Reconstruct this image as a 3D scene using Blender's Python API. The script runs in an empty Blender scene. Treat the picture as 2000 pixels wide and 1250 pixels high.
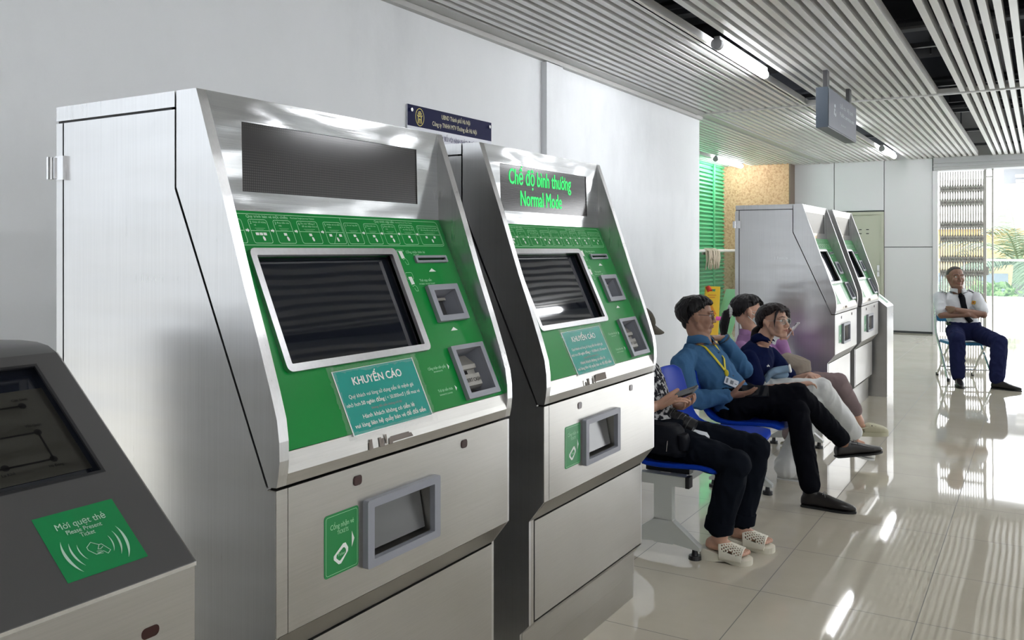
import bpy, bmesh, math, random
from mathutils import Vector, Matrix, noise
R = math.radians
C = bpy.context.scene.collection
scn = bpy.context.scene
random.seed(7)

# ---------------------------------------------------------------- camera
CAM_H = 1.44
F_PX = 1720.0
cam_d = bpy.data.cameras.new('camera')
cam_d.sensor_width = 36.0
cam_d.lens = 36.0 * F_PX / 2000.0
cam_d.shift_y = (488.0 - 625.0) / 2000.0
cam_d.clip_start = 0.05
cam_d.clip_end = 500
cam = bpy.data.objects.new('view_camera', cam_d)
cam.location = (0, 0, CAM_H)
cam.rotation_euler = (R(90), 0, R(31.04 - 90))
C.objects.link(cam)
scn.camera = cam

# ---------------------------------------------------------------- world and exposure
scn.view_settings.view_transform = 'Standard'
scn.view_settings.look = 'None'
scn.view_settings.gamma = 1.0
scn.view_settings.use_curve_mapping = False
scn.view_settings.exposure = 0.85
W = bpy.data.worlds.new('overcast_sky')
scn.world = W
W.use_nodes = True
wn = W.node_tree.nodes
wl = W.node_tree.links
wn.clear()
w_out = wn.new('ShaderNodeOutputWorld')
w_bg = wn.new('ShaderNodeBackground')
w_tc = wn.new('ShaderNodeTexCoord')
w_sep = wn.new('ShaderNodeSeparateXYZ')
w_map = wn.new('ShaderNodeMapRange')
w_mix = wn.new('ShaderNodeMixRGB')
w_map.inputs['From Min'].default_value = 0.0
w_map.inputs['From Max'].default_value = 0.9
w_mix.inputs['Color1'].default_value = (0.98, 0.99, 1.0, 1)
w_mix.inputs['Color2'].default_value = (0.80, 0.88, 1.0, 1)
w_bg.inputs['Strength'].default_value = 3.9
wl.new(w_tc.outputs['Generated'], w_sep.inputs[0])
wl.new(w_sep.outputs['Z'], w_map.inputs['Value'])
wl.new(w_map.outputs[0], w_mix.inputs['Fac'])
wl.new(w_mix.outputs[0], w_bg.inputs['Color'])
wl.new(w_bg.outputs[0], w_out.inputs['Surface'])
sun_d = bpy.data.lights.new('sun', 'SUN')
sun_d.energy = 3.0
sun_d.angle = R(6)
sun_d.color = (1.0, 0.96, 0.9)
sun = bpy.data.objects.new('sun', sun_d)
sun.rotation_euler = Vector((-0.12, 0.42, -0.9)).to_track_quat('-Z', 'Y').to_euler()
C.objects.link(sun)

# ---------------------------------------------------------------- materials
MATS = {}


def mat(name, col, rough=0.5, metal=0.0, spec=0.5, emit=None, emit_s=0.0, alpha=1.0, trans=0.0, coat=0.0):
    m = bpy.data.materials.new(name)
    m.use_nodes = True
    b = m.node_tree.nodes['Principled BSDF']
    b.inputs['Base Color'].default_value = (*col, 1)
    b.inputs['Roughness'].default_value = rough
    b.inputs['Metallic'].default_value = metal
    b.inputs['Specular IOR Level'].default_value = spec
    b.inputs['Coat Weight'].default_value = coat
    if trans:
        b.inputs['Transmission Weight'].default_value = trans
    if emit:
        b.inputs['Emission Color'].default_value = (*emit, 1)
        b.inputs['Emission Strength'].default_value = emit_s
    MATS[name] = m
    return m


def nd(m, t):
    return m.node_tree.nodes.new(t)


def ln(m, a, b):
    m.node_tree.links.new(a, b)


def bsdf(m):
    return m.node_tree.nodes['Principled BSDF']


def coords(m, scale=(1, 1, 1), kind='Object'):
    tc = nd(m, 'ShaderNodeTexCoord')
    mp = nd(m, 'ShaderNodeMapping')
    mp.inputs['Scale'].default_value = scale
    ln(m, tc.outputs[kind], mp.inputs['Vector'])
    return mp.outputs['Vector']


def noise_tex(m, vec, scale, detail=3, rough=0.5):
    n = nd(m, 'ShaderNodeTexNoise')
    n.inputs['Scale'].default_value = scale
    n.inputs['Detail'].default_value = detail
    n.inputs['Roughness'].default_value = rough
    ln(m, vec, n.inputs['Vector'])
    return n.outputs['Fac']


def ramp(m, fac, stops):
    r = nd(m, 'ShaderNodeValToRGB')
    e = r.color_ramp.elements
    while len(e) < len(stops):
        e.new(0.5)
    for k, (p, c) in enumerate(stops):
        e[k].position = p
        e[k].color = (*c, 1)
    ln(m, fac, r.inputs['Fac'])
    return r.outputs['Color']


def bump(m, fac, strength, dist=0.01, normal=None):
    b = nd(m, 'ShaderNodeBump')
    b.inputs['Strength'].default_value = strength
    b.inputs['Distance'].default_value = dist
    ln(m, fac, b.inputs['Height'])
    if normal is not None:
        ln(m, normal, b.inputs['Normal'])
    return b.outputs['Normal']


def vary(m, c1, c2, scale, detail=4, stretch=(1, 1, 1)):
    f = noise_tex(m, coords(m, stretch), scale, detail)
    ln(m, ramp(m, f, [(0.3, c1), (0.7, c2)]), bsdf(m).inputs['Base Color'])
    return f


def steel(name, c1, c2, rough, grain, wave=0.05, wave_scale=2.2, wave_stretch=(1, 1, 1)):
    m = mat(name, c1, rough, 1.0)
    f = noise_tex(m, coords(m, grain), 1.0, 4, 0.6)
    big = noise_tex(m, coords(m, wave_stretch), 3.0, 3)
    mx = nd(m, 'ShaderNodeMixRGB')
    mx.inputs['Fac'].default_value = 0.5
    ln(m, f, mx.inputs['Color1'])
    ln(m, big, mx.inputs['Color2'])
    ln(m, ramp(m, mx.outputs[0], [(0.25, c1), (0.75, c2)]), bsdf(m).inputs['Base Color'])
    r = nd(m, 'ShaderNodeMapRange')
    r.inputs['To Min'].default_value = rough * 0.75
    r.inputs['To Max'].default_value = rough * 1.3
    ln(m, mx.outputs[0], r.inputs['Value'])
    ln(m, r.outputs[0], bsdf(m).inputs['Roughness'])
    n1 = bump(m, noise_tex(m, coords(m, wave_stretch), wave_scale, 2), wave, 0.1)
    n2 = bump(m, f, 0.05, 0.002, n1)
    ln(m, n2, bsdf(m).inputs['Normal'])
    return m


M_SIDE = steel('brushed_steel_side', (0.55, 0.55, 0.55), (0.68, 0.68, 0.682), 0.29, (300, 300, 3), 0.10, 1.6, (0.5, 0.5, 3.0))
M_FRONT = steel('brushed_steel_front', (0.43, 0.42, 0.40), (0.52, 0.51, 0.485), 0.30, (6, 300, 300), 0.05)
M_HEAD = steel('polished_steel_head', (0.40, 0.41, 0.415), (0.54, 0.545, 0.55), 0.13, (4, 200, 200), 0.22, 1.7, (1.0, 1.0, 2.6))
M_EDGE = steel('bright_steel_trim', (0.66, 0.66, 0.665), (0.78, 0.78, 0.785), 0.2, (100, 100, 100), 0.05)
M_GREYFRAME = mat('grey_moulded_plastic', (0.27, 0.28, 0.32), 0.42)
M_DARKCORE = mat('dark_inner_housing', (0.05, 0.05, 0.055), 0.6)
M_GREEN = mat('green_printed_panel', (0.002, 0.22, 0.036), 0.3, spec=0.2)
vary(M_GREEN, (0.001, 0.195, 0.031), (0.002, 0.24, 0.040), 2.0)
M_GREENPRINT = mat('pale_green_print', (0.44, 0.78, 0.50), 0.4)
M_WHITEPRINT = mat('white_print', (0.82, 0.84, 0.82), 0.4)
M_SOFTPRINT = mat('grey_green_print', (0.45, 0.60, 0.50), 0.4)
M_BLACKPRINT = mat('black_print', (0.008, 0.008, 0.008), 0.5, spec=0.05)
M_TEAL = mat('teal_paper_under_tape', (0.004, 0.30, 0.25), 0.22)
M_SCREEN = mat('black_screen_glass', (0.010, 0.012, 0.018), 0.03)
ln(M_SCREEN, bump(M_SCREEN, noise_tex(M_SCREEN, coords(M_SCREEN, (1, 2, 2)), 2.2, 1), 0.012, 0.1), bsdf(M_SCREEN).inputs['Normal'])
M_BEZEL = steel('screen_bezel_steel', (0.45, 0.45, 0.46), (0.58, 0.58, 0.59), 0.3, (80, 80, 80), 0.03)
M_BLACK = mat('black_plastic', (0.012, 0.012, 0.014), 0.4)
M_LED = mat('dark_led_matrix', (0.035, 0.034, 0.035), 0.12)
_led = coords(M_LED)
_chk = nd(M_LED, 'ShaderNodeTexVoronoi')
_chk.inputs['Scale'].default_value = 160
_chk.inputs['Randomness'].default_value = 0.0
ln(M_LED, _led, _chk.inputs['Vector'])
ln(M_LED, ramp(M_LED, _chk.outputs['Distance'], [(0.25, (0.075, 0.07, 0.07)), (0.5, (0.03, 0.028, 0.03))]), bsdf(M_LED).inputs['Base Color'])
M_LEDTEXT = mat('lit_green_led_text', (0.0, 0.3, 0.05), 0.5, emit=(0.008, 1.0, 0.13), emit_s=0.75)
M_TRAYGLASS = mat('smoked_flap', (0.13, 0.13, 0.13), 0.22, 0.3)
M_KEY = mat('dark_red_sensor_lens', (0.035, 0.008, 0.008), 0.15)
M_TAPE = mat('clear_tape', (0.9, 0.95, 0.92), 0.12, alpha=1.0)
bsdf(M_TAPE).inputs['Alpha'].default_value = 0.10
M_RESIDUE = mat('brown_glue_residue', (0.20, 0.17, 0.15), 0.8)
M_CASH = mat('warm_grey_note_acceptor', (0.27, 0.26, 0.24), 0.35, 0.4)

M_WALL = mat('white_painted_wall', (0.83, 0.835, 0.84), 0.62)
_f = noise_tex(M_WALL, coords(M_WALL, (1, 1, 0.5)), 1.3, 6, 0.62)
ln(M_WALL, ramp(M_WALL, _f, [(0.25, (0.69, 0.71, 0.735)), (0.5, (0.785, 0.805, 0.83)), (0.75, (0.815, 0.833, 0.858))]), bsdf(M_WALL).inputs['Base Color'])
ln(M_WALL, bump(M_WALL, noise_tex(M_WALL, coords(M_WALL), 9.0, 5), 0.12, 0.02), bsdf(M_WALL).inputs['Normal'])
M_PANEL = mat('pale_grey_wall_panel', (0.63, 0.63, 0.655), 0.35)
M_SEAM = mat('dark_panel_joint', (0.10, 0.11, 0.12), 0.7)
M_TAN = mat('tan_stippled_render', (0.66, 0.47, 0.27), 0.9)
_v = noise_tex(M_TAN, coords(M_TAN), 30.0, 3, 0.6)
ln(M_TAN, ramp(M_TAN, _v, [(0.32, (0.42, 0.24, 0.13)), (0.5, (0.58, 0.37, 0.22)), (0.68, (0.64, 0.43, 0.27))]), bsdf(M_TAN).inputs['Base Color'])
ln(M_TAN, bump(M_TAN, _v, 0.4, 0.02), bsdf(M_TAN).inputs['Normal'])
M_SLAT = mat('pale_aluminium_slat', (0.74, 0.74, 0.735), 0.36, 0.1)
M_SLATTRIM = mat('grey_ceiling_trim', (0.50, 0.50, 0.49), 0.5)
M_VOID = mat('black_ceiling_void', (0.012, 0.013, 0.018), 0.9)
M_VOIDGREY = mat('dark_duct_metal', (0.05, 0.053, 0.062), 0.5, 0.3)
M_TUBE = mat('lit_lamp_tube', (1, 1, 1), 0.3, emit=(0.95, 0.97, 1.0), emit_s=27.0)
M_LAMPBODY = mat('grey_lamp_end_cap', (0.35, 0.36, 0.37), 0.4)
M_GREENLOUVRE = mat('green_louvre_paint', (0.09, 0.46, 0.21), 0.45)
M_WHITEPAINT = mat('white_powder_coat', (0.74, 0.75, 0.74), 0.35)
M_BENCHGREY = mat('pale_grey_bench_paint', (0.55, 0.57, 0.54), 0.35)
M_BLUESEAT = mat('blue_moulded_plastic', (0.004, 0.035, 0.34), 0.40, spec=0.08)
M_DOOR = mat('grey_green_door_paint', (0.45, 0.46, 0.38), 0.45)
M_YELLOW = mat('yellow_plastic', (0.90, 0.52, 0.005), 0.4)
M_GLASS = mat('clear_glass_pane', (0.16, 0.25, 0.23), 0.05)
bsdf(M_GLASS).inputs['Alpha'].default_value = 0.14
M_GALV = mat('galvanised_gate_steel', (0.42, 0.41, 0.39), 0.5, 0.3)
M_SIGN = mat('grey_blue_sign_face', (0.10, 0.11, 0.145), 0.45, spec=0.3)
M_SIGNDARK = mat('navy_sign_case', (0.025, 0.04, 0.06), 0.4)

# polished floor tiles, 0.605 m grid with dark grout and slightly uneven lay
M_FLOOR = mat('polished_beige_tile', (0.60, 0.57, 0.50), 0.05, spec=0.55)


def floor_nodes():
    m = M_FLOOR
    P = 0.605
    tc = nd(m, 'ShaderNodeTexCoord')
    sp = nd(m, 'ShaderNodeSeparateXYZ')
    ln(m, tc.outputs['Object'], sp.inputs[0])

    def math_n(op, a, b=None):
        n = nd(m, 'ShaderNodeMath')
        n.operation = op
        for i, v in enumerate((a, b)):
            if v is None:
                continue
            if isinstance(v, (int, float)):
                n.inputs[i].default_value = v
            else:
                ln(m, v, n.inputs[i])
        return n.outputs[0]
    idx, edge = [], []
    for ax, off in (('X', 3.12), ('Y', 1.02)):
        t = math_n('DIVIDE', math_n('SUBTRACT', sp.outputs[ax], off), P)
        idx.append(math_n('FLOOR', t))
        fr = math_n('FRACT', t)
        d = math_n('MINIMUM', fr, math_n('SUBTRACT', 1.0, fr))
        edge.append(math_n('LESS_THAN', d, 0.0032))
    g = math_n('MAXIMUM', edge[0], edge[1])
    cb = nd(m, 'ShaderNodeCombineXYZ')
    ln(m, idx[0], cb.inputs[0])
    ln(m, idx[1], cb.inputs[1])
    wn_ = nd(m, 'ShaderNodeTexWhiteNoise')
    wn_.noise_dimensions = '3D'
    ln(m, cb.outputs[0], wn_.inputs['Vector'])
    f = noise_tex(m, tc.outputs['Object'], 1.6, 5, 0.6)
    base = ramp(m, f, [(0.3, (0.52, 0.475, 0.385)), (0.7, (0.61, 0.565, 0.465))])
    mx = nd(m, 'ShaderNodeMixRGB')
    ln(m, g, mx.inputs['Fac'])
    ln(m, base, mx.inputs['Color1'])
    mx.inputs['Color2'].default_value = (0.16, 0.15, 0.13, 1)
    ln(m, mx.outputs[0], bsdf(m).inputs['Base Color'])
    rr = math_n('ADD', math_n('MULTIPLY', g, 0.5), 0.035)
    ln(m, rr, bsdf(m).inputs['Roughness'])
    # tilt of each tile
    sub = nd(m, 'ShaderNodeVectorMath')
    sub.operation = 'SUBTRACT'
    ln(m, wn_.outputs['Color'], sub.inputs[0])
    sub.inputs[1].default_value = (0.5, 0.5, 0.5)
    scl = nd(m, 'ShaderNodeVectorMath')
    scl.operation = 'MULTIPLY'
    ln(m, sub.outputs[0], scl.inputs[0])
    scl.inputs[1].default_value = (0.003, 0.003, 0.0)
    geo = nd(m, 'ShaderNodeNewGeometry')
    ad = nd(m, 'ShaderNodeVectorMath')
    ad.operation = 'ADD'
    ln(m, bump(m, noise_tex(m, tc.outputs['Object'], 2.0, 1), 0.004, 0.1), ad.inputs[0])
    ln(m, scl.outputs[0], ad.inputs[1])
    nm = nd(m, 'ShaderNodeVectorMath')
    nm.operation = 'NORMALIZE'
    ln(m, ad.outputs[0], nm.inputs[0])
    ln(m, nm.outputs[0], bsdf(m).inputs['Normal'])


floor_nodes()

# ---------------------------------------------------------------- mesh helpers
INV = {}


def mesh_obj(name, bm, material, parent=None, smooth=False, bevel=0.0, seg=2):
    """Link a bmesh (authored in world coordinates) as ONE object under parent."""
    if bevel:
        es = [e for e in bm.edges if len(e.link_faces) == 2 and e.calc_face_angle(0) > R(25)]
        bmesh.ops.bevel(bm, geom=es, offset=bevel, segments=seg, profile=0.7, affect='EDGES', clamp_overlap=True)
    me = bpy.data.meshes.new(name)
    bmesh.ops.recalc_face_normals(bm, faces=bm.faces[:])
    root = parent
    while root is not None and root.parent is not None:
        root = root.parent
    if root is not None and root.name in INV:
        bm.transform(INV[root.name])
    bm.to_mesh(me)
    bm.free()
    if smooth:
        for p in me.polygons:
            p.use_smooth = True
        if smooth != 'full':
            me.set_sharp_from_angle(angle=R(38))
    for mm in (material if isinstance(material, (list, tuple)) else [material]):
        me.materials.append(mm)
    o = bpy.data.objects.new(name, me)
    C.objects.link(o)
    if parent is not None:
        o.parent = parent
    return o


def thing(name, label, cat, loc=(0, 0, 0), rz=0.0, group=None):
    o = bpy.data.objects.new(name, None)
    o.empty_display_size = 0.1
    C.objects.link(o)
    o.location = loc
    o.rotation_euler = (0, 0, rz)
    o['label'] = label
    o['category'] = cat
    if group:
        o['group'] = group
    INV[o.name] = (Matrix.Translation(loc) @ Matrix.Rotation(rz, 4, 'Z')).inverted()
    return o


def tag(o, label, cat, group=None):
    o['label'] = label
    o['category'] = cat
    if group:
        o['group'] = group
    return o


def struct(name, bm, material, bevel=0.0, smooth=False):
    o = mesh_obj(name, bm, material, None, smooth, bevel)
    o['kind'] = 'structure'
    return o


def B():
    return bmesh.new()


def box(bm, x0, x1, y0, y1, z0, z1, M=None):
    v = [bm.verts.new(p) for p in ((x0, y0, z0), (x1, y0, z0), (x1, y1, z0), (x0, y1, z0),
                                   (x0, y0, z1), (x1, y0, z1), (x1, y1, z1), (x0, y1, z1))]
    for f in ((0, 3, 2, 1), (4, 5, 6, 7), (0, 1, 5, 4), (1, 2, 6, 5), (2, 3, 7, 6), (3, 0, 4, 7)):
        bm.faces.new([v[i] for i in f])
    if M is not None:
        for q in v:
            q.co = M @ q.co
    return v


def prism(bm, prof, x0, x1, M=None):
    """prof: (y, z) outline extruded along x."""
    a = [bm.verts.new((x0, y, z)) for y, z in prof]
    b = [bm.verts.new((x1, y, z)) for y, z in prof]
    n = len(prof)
    fs = [bm.faces.new(a), bm.faces.new(b[::-1])]
    for i in range(n):
        bm.faces.new((a[i], b[i], b[(i + 1) % n], a[(i + 1) % n]))
    if M is not None:
        for q in a + b:
            q.co = M @ q.co
    return a + b


def poly(bm, pts, t, M=None):
    """flat outline (x, y) with thickness t upward in z."""
    a = [bm.verts.new((p[0], p[1], 0)) for p in pts]
    b = [bm.verts.new((p[0], p[1], t)) for p in pts]
    n = len(pts)
    bm.faces.new(a[::-1])
    bm.faces.new(b)
    for i in range(n):
        bm.faces.new((a[i], a[(i + 1) % n], b[(i + 1) % n], b[i]))
    if M is not None:
        for q in a + b:
            q.co = M @ q.co


def rrect(x0, x1, y0, y1, r, n=5):
    pts = []
    for cx, cy, a0 in ((x1 - r, y1 - r, 0), (x0 + r, y1 - r, 90), (x0 + r, y0 + r, 180), (x1 - r, y0 + r, 270)):
        for k in range(n + 1):
            a = R(a0 + 90 * k / n)
            pts.append((cx + r * math.cos(a), cy + r * math.sin(a)))
    return pts


def ring_poly(bm, outer, inner, t, M=None):
    """frame between two outlines with the same number of points."""
    n = len(outer)
    vs = []
    for z in (0, t):
        vs.append([bm.verts.new((p[0], p[1], z)) for p in outer])
        vs.append([bm.verts.new((p[0], p[1], z)) for p in inner])
    ob, ib, ot, it = vs
    for i in range(n):
        j = (i + 1) % n
        bm.faces.new((ot[i], ot[j], it[j], it[i]))
        bm.faces.new((ob[j], ob[i], ib[i], ib[j]))
        bm.faces.new((ob[i], ob[j], ot[j], ot[i]))
        bm.faces.new((ib[j], ib[i], it[i], it[j]))
    if M is not None:
        for l in vs:
            for q in l:
                q.co = M @ q.co


def line(bm, pts, w, t, M=None, closed=False):
    """thin printed line of width w along 2D points."""
    n = len(pts)
    rng = range(n if closed else n - 1)
    for i in rng:
        a, b = Vector(pts[i]).to_2d(), Vector(pts[(i + 1) % n]).to_2d()
        d = b - a
        if d.length < 1e-6:
            continue
        d.normalize()
        nn = Vector((-d.y, d.x)) * w / 2
        e = d * w * 0.3
        q = [a - e - nn, b + e - nn, b + e + nn, a - e + nn]
        vv = [bm.verts.new((p.x, p.y, t)) for p in q]
        bm.faces.new(vv)
        if M is not None:
            for v in vv:
                v.co = M @ v.co


def tube(bm, pts, rad, n=10, caps=True, up=None):
    """swept round tube; rad a number or a list."""
    P = [Vector(p) for p in pts]
    rs = rad if isinstance(rad, (list, tuple)) else [rad] * len(P)
    rings = []
    ref = None
    for i, p in enumerate(P):
        if i == 0:
            d = P[1] - P[0]
        elif i == len(P) - 1:
            d = P[-1] - P[-2]
        else:
            d = (P[i + 1] - P[i]).normalized() + (P[i] - P[i - 1]).normalized()
        d.normalize()
        if ref is None:
            ref = Vector(up) if up else (Vector((0, 0, 1)) if abs(d.z) < 0.9 else Vector((1, 0, 0)))
        s = d.cross(ref)
        if s.length < 1e-4:
            s = d.orthogonal()
        s.normalize()
        u = s.cross(d).normalized()
        ref = u
        rings.append([bm.verts.new(p + (s * math.cos(2 * math.pi * k / n) + u * math.sin(2 * math.pi * k / n)) * rs[i]) for k in range(n)])
    for a, b in zip(rings[:-1], rings[1:]):
        for k in range(n):
            bm.faces.new((a[k], a[(k + 1) % n], b[(k + 1) % n], b[k]))
    if caps:
        bm.faces.new(rings[0][::-1])
        bm.faces.new(rings[-1])


def ellipsoid(bm, c, r, M3=None, nu=16, nv=10):
    c = Vector(c)
    top = None
    rows = []
    for j in range(nv + 1):
        t = math.pi * j / nv
        if j in (0, nv):
            p = Vector((0, 0, r[2] * math.cos(t)))
            rows.append([bm.verts.new(c + (M3 @ p if M3 else p))])
            continue
        row = []
        for i in range(nu):
            a = 2 * math.pi * i / nu
            p = Vector((r[0] * math.sin(t) * math.cos(a), r[1] * math.sin(t) * math.sin(a), r[2] * math.cos(t)))
            row.append(bm.verts.new(c + (M3 @ p if M3 else p)))
        rows.append(row)
    for j in range(nv):
        a, b = rows[j], rows[j + 1]
        for i in range(nu):
            k = (i + 1) % nu
            if len(a) == 1:
                bm.faces.new((a[0], b[i], b[k]))
            elif len(b) == 1:
                bm.faces.new((a[i], b[0], a[k]))
            else:
                bm.faces.new((a[i], b[i], b[k], a[k]))


def cyl(bm, c, axis, r, h, n=20, r2=None):
    a = Vector(axis).normalized()
    tube(bm, [Vector(c), Vector(c) + a * h], [r, r if r2 is None else r2], n)


HORN = dict(zip('ơờớởỡợưừứửữựƠỜỚỞỠỢƯỪỨỬỮỰ', 'oòóỏõọuùúủũụOÒÓỎÕỌUÙÚỦŨỤ'))


def text_right(s, size, shear=0.0, left=False):
    """x of the right (or left) edge of left-aligned text."""
    cu = bpy.data.curves.new('probe', 'FONT')
    cu.body = s
    cu.size = size
    cu.shear = shear
    ob = bpy.data.objects.new('probe', cu)
    xs = [v.co.x for v in ob.to_mesh().vertices]
    ob.to_mesh_clear()
    bpy.data.objects.remove(ob)
    bpy.data.curves.remove(cu)
    return (min(xs) if left else max(xs)) if xs else 0.0


def text(bm, s, size, M, x=0.0, y=0.0, align='CENTER', bold=0.0, z=0.0006, wid=None, shear=0.0):
    """letters as flat print: baseline at (x, y) in the plane of M."""
    horn = []
    flat_s = ''
    for ch in s:
        if ch in HORN:
            flat_s += HORN[ch]
            horn.append(len(flat_s))
        else:
            flat_s += ch
    tips = [text_right(flat_s[:k], size, shear) for k in horn]
    s = flat_s
    cu = bpy.data.curves.new('print', 'FONT')
    cu.body = s
    cu.size = size
    cu.align_x = align
    cu.resolution_u = 3
    cu.shear = shear
    ob = bpy.data.objects.new('print', cu)
    me = ob.to_mesh()
    sx = 1.0
    xs = [v.co.x for v in me.vertices]
    if wid and xs:
        sx = wid / max(1e-6, max(xs) - min(xs))
    x0_ = min(xs) if xs else 0.0
    lead = text_right(s, size, shear, left=True)
    b_ = bold * size * 0.9
    for tx in tips:
        c_ = x + (x0_ - lead + tx) * sx
        q = [(-.07, .47), (.00, .49), (.045, .55), (.035, .63), (.095, .63), (.105, .54), (.04, .44), (-.05, .41)]
        bm.faces.new([bm.verts.new(M @ Vector((c_ + px_ * size * min(sx, 1.2), y + py_ * size, z))) for px_, py_ in q])
    for k, (dx, dy) in enumerate(((0, 0),) if not bold else ((-b_, 0), (b_, 0), (0, b_ * .7), (0, -b_ * .7))):
        vv = [bm.verts.new(M @ Vector((x + v.co.x * sx + dx, y + v.co.y + dy, z + k * 0.00008))) for v in me.vertices]
        for p in me.polygons:
            try:
                bm.faces.new([vv[i] for i in p.vertices])
            except ValueError:
                pass
    ob.to_mesh_clear()
    bpy.data.objects.remove(ob)
    bpy.data.curves.remove(cu)


def plane_m(o, xa, ya):
    """matrix whose local x, y lie along xa, ya from o; z is the outward normal."""
    xa, ya = Vector(xa).normalized(), Vector(ya).normalized()
    za = xa.cross(ya)
    return Matrix(((xa.x, ya.x, za.x, o[0]), (xa.y, ya.y, za.y, o[1]), (xa.z, ya.z, za.z, o[2]), (0, 0, 0, 1)))


def holed(bm, u0, u1, v0, v1, holes, t, M):
    """plate with rectangular openings, thickness t behind the plane."""
    us = sorted({u0, u1, *[h[0] for h in holes], *[h[1] for h in holes]})
    vs = sorted({v0, v1, *[h[2] for h in holes], *[h[3] for h in holes]})
    solid = lambda i, j: 0 <= i < len(us) - 1 and 0 <= j < len(vs) - 1 and not any(
        h[0] <= us[i] and us[i + 1] <= h[1] and h[2] <= vs[j] and vs[j + 1] <= h[3] for h in holes)
    cache = {}

    def V(i, j, k):
        if (i, j, k) not in cache:
            cache[(i, j, k)] = bm.verts.new(M @ Vector((us[i], vs[j], -t if k else 0.0)))
        return cache[(i, j, k)]
    for i in range(len(us) - 1):
        for j in range(len(vs) - 1):
            if not solid(i, j):
                continue
            bm.faces.new((V(i, j, 0), V(i + 1, j, 0), V(i + 1, j + 1, 0), V(i, j + 1, 0)))
            bm.faces.new((V(i, j + 1, 1), V(i + 1, j + 1, 1), V(i + 1, j, 1), V(i, j, 1)))
            for di, dj, a, b in ((-1, 0, (0, 0), (0, 1)), (1, 0, (1, 1), (1, 0)), (0, -1, (1, 0), (0, 0)), (0, 1, (0, 1), (1, 1))):
                if not solid(i + di, j + dj):
                    p, q = (i + a[0], j + a[1]), (i + b[0], j + b[1])
                    bm.faces.new((V(*p, 0), V(*q, 0), V(*q, 1), V(*p, 1)))


def cavity(bm, u0, u1, v0, v1, d, M, shrink=0.0):
    """five inner faces of a recess going back from the plane."""
    s = shrink
    f = [bm.verts.new(M @ Vector(p)) for p in ((u0, v0, 0), (u1, v0, 0), (u1, v1, 0), (u0, v1, 0))]
    b = [bm.verts.new(M @ Vector(p)) for p in ((u0 + s, v0 + s, -d), (u1 - s, v0 + s, -d), (u1 - s, v1 - s, -d), (u0 + s, v1 - s, -d))]
    bm.faces.new(b)
    for i in range(4):
        j = (i + 1) % 4
        bm.faces.new((f[i], f[j], b[j], b[i]))


# ---------------------------------------------------------------- setting
CEIL = 3.0
WALL_Y = 3.45
FAR_X = 16.6

bm = B()
box(bm, -9, FAR_X + 0.1, -8, 9.0, -0.12, 0.0)
struct('floor', bm, M_FLOOR)

bm = B()
box(bm, 0.75, 10.0, WALL_Y, WALL_Y + 0.25, 0.0, 4.05)
box(bm, -9.0, 0.75, WALL_Y, WALL_Y + 0.25, 2.75, 4.05)
box(bm, -9.0, -5.5, WALL_Y, WALL_Y + 0.25, 0.0, 2.75)
struct('wall_left', bm, M_WALL)
bm = B()
box(bm, 6.19, 6.47, WALL_Y - 0.05, WALL_Y + 0.01, 0.0, 2.95)
struct('trim_1', bm, M_WALL, bevel=0.004)
bm = B()
box(bm, 0.75, 10.0, WALL_Y - 0.012, WALL_Y + 0.01, 0.0, 0.18)
struct('baseboard_left', bm, mat('white_skirting', (0.78, 0.79, 0.79), 0.3), bevel=0.003)
bm = B()
box(bm, -9.1, -9.0, -8, 9.0, 0.0, 4.2)
struct('wall_back', bm, M_WALL)

# far wall: pale panels with dark joints, tan stippled return, door
bm = B()
box(bm, FAR_X + 0.03, FAR_X + 0.25, 1.60, 4.05, 0.0, 4.05)
struct('wall_far_core', bm, M_SEAM)
bm = B()
g = 0.006
for y0, y1, z0, z1 in ((1.60, 2.371, 0.03, 1.49), (1.60, 2.371, 1.49, 3.2), (2.371, 3.21, 2.13, 3.2),
                       (3.21, 4.02, 2.13, 3.2), (3.0, 4.02, 0.03, 2.13)):
    box(bm, FAR_X, FAR_X + 0.05, y0 + g, y1 - g, z0 + g, z1 - g)
struct('wall_far', bm, M_PANEL)
bm = B()
box(bm, 16.28, FAR_X + 0.1, 3.93, 5.22, 0.0, 4.05)
struct('wall_far_tan', bm, M_TAN)
bm = B()
box(bm, 16.26, FAR_X - 0.001, 3.905, 3.929, 0.0, 3.2)
struct('trim_2', bm, mat('brown_corner_strip', (0.16, 0.12, 0.09), 0.6))

door = B()
box(door, FAR_X - 0.02, FAR_X + 0.03, 2.42, 2.95, 0.0, 2.06)
d_o = struct('door_1', door, M_DOOR, bevel=0.004)
bm = B()
for y0, y1, z0, z1 in ((2.375, 2.42, 0, 2.11), (2.95, 2.995, 0, 2.11), (2.42, 2.95, 2.06, 2.11)):
    box(bm, FAR_X - 0.04, FAR_X + 0.03, y0, y1, z0, z1)
mesh_obj('door_frame', bm, M_DOOR, d_o, bevel=0.004)
bm = B()
box(bm, FAR_X - 0.03, FAR_X - 0.018, 2.445, 2.485, 0.97, 1.17)
tube(bm, [(FAR_X - 0.03, 2.465, 1.06), (FAR_X - 0.075, 2.465, 1.06), (FAR_X - 0.075, 2.58, 1.06)], 0.011, 8)
hd = mesh_obj('door_handle', bm, M_EDGE, d_o)
hd['label'] = 'silver lever handle'
bm = B()
for y in (2.62, 2.74):
    for z in (1.72, 1.79):
        box(bm, FAR_X - 0.024, FAR_X - 0.019, y, y + 0.045, z, z + 0.015)
mesh_obj('vent_slots', bm, M_BLACK, d_o)

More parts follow.
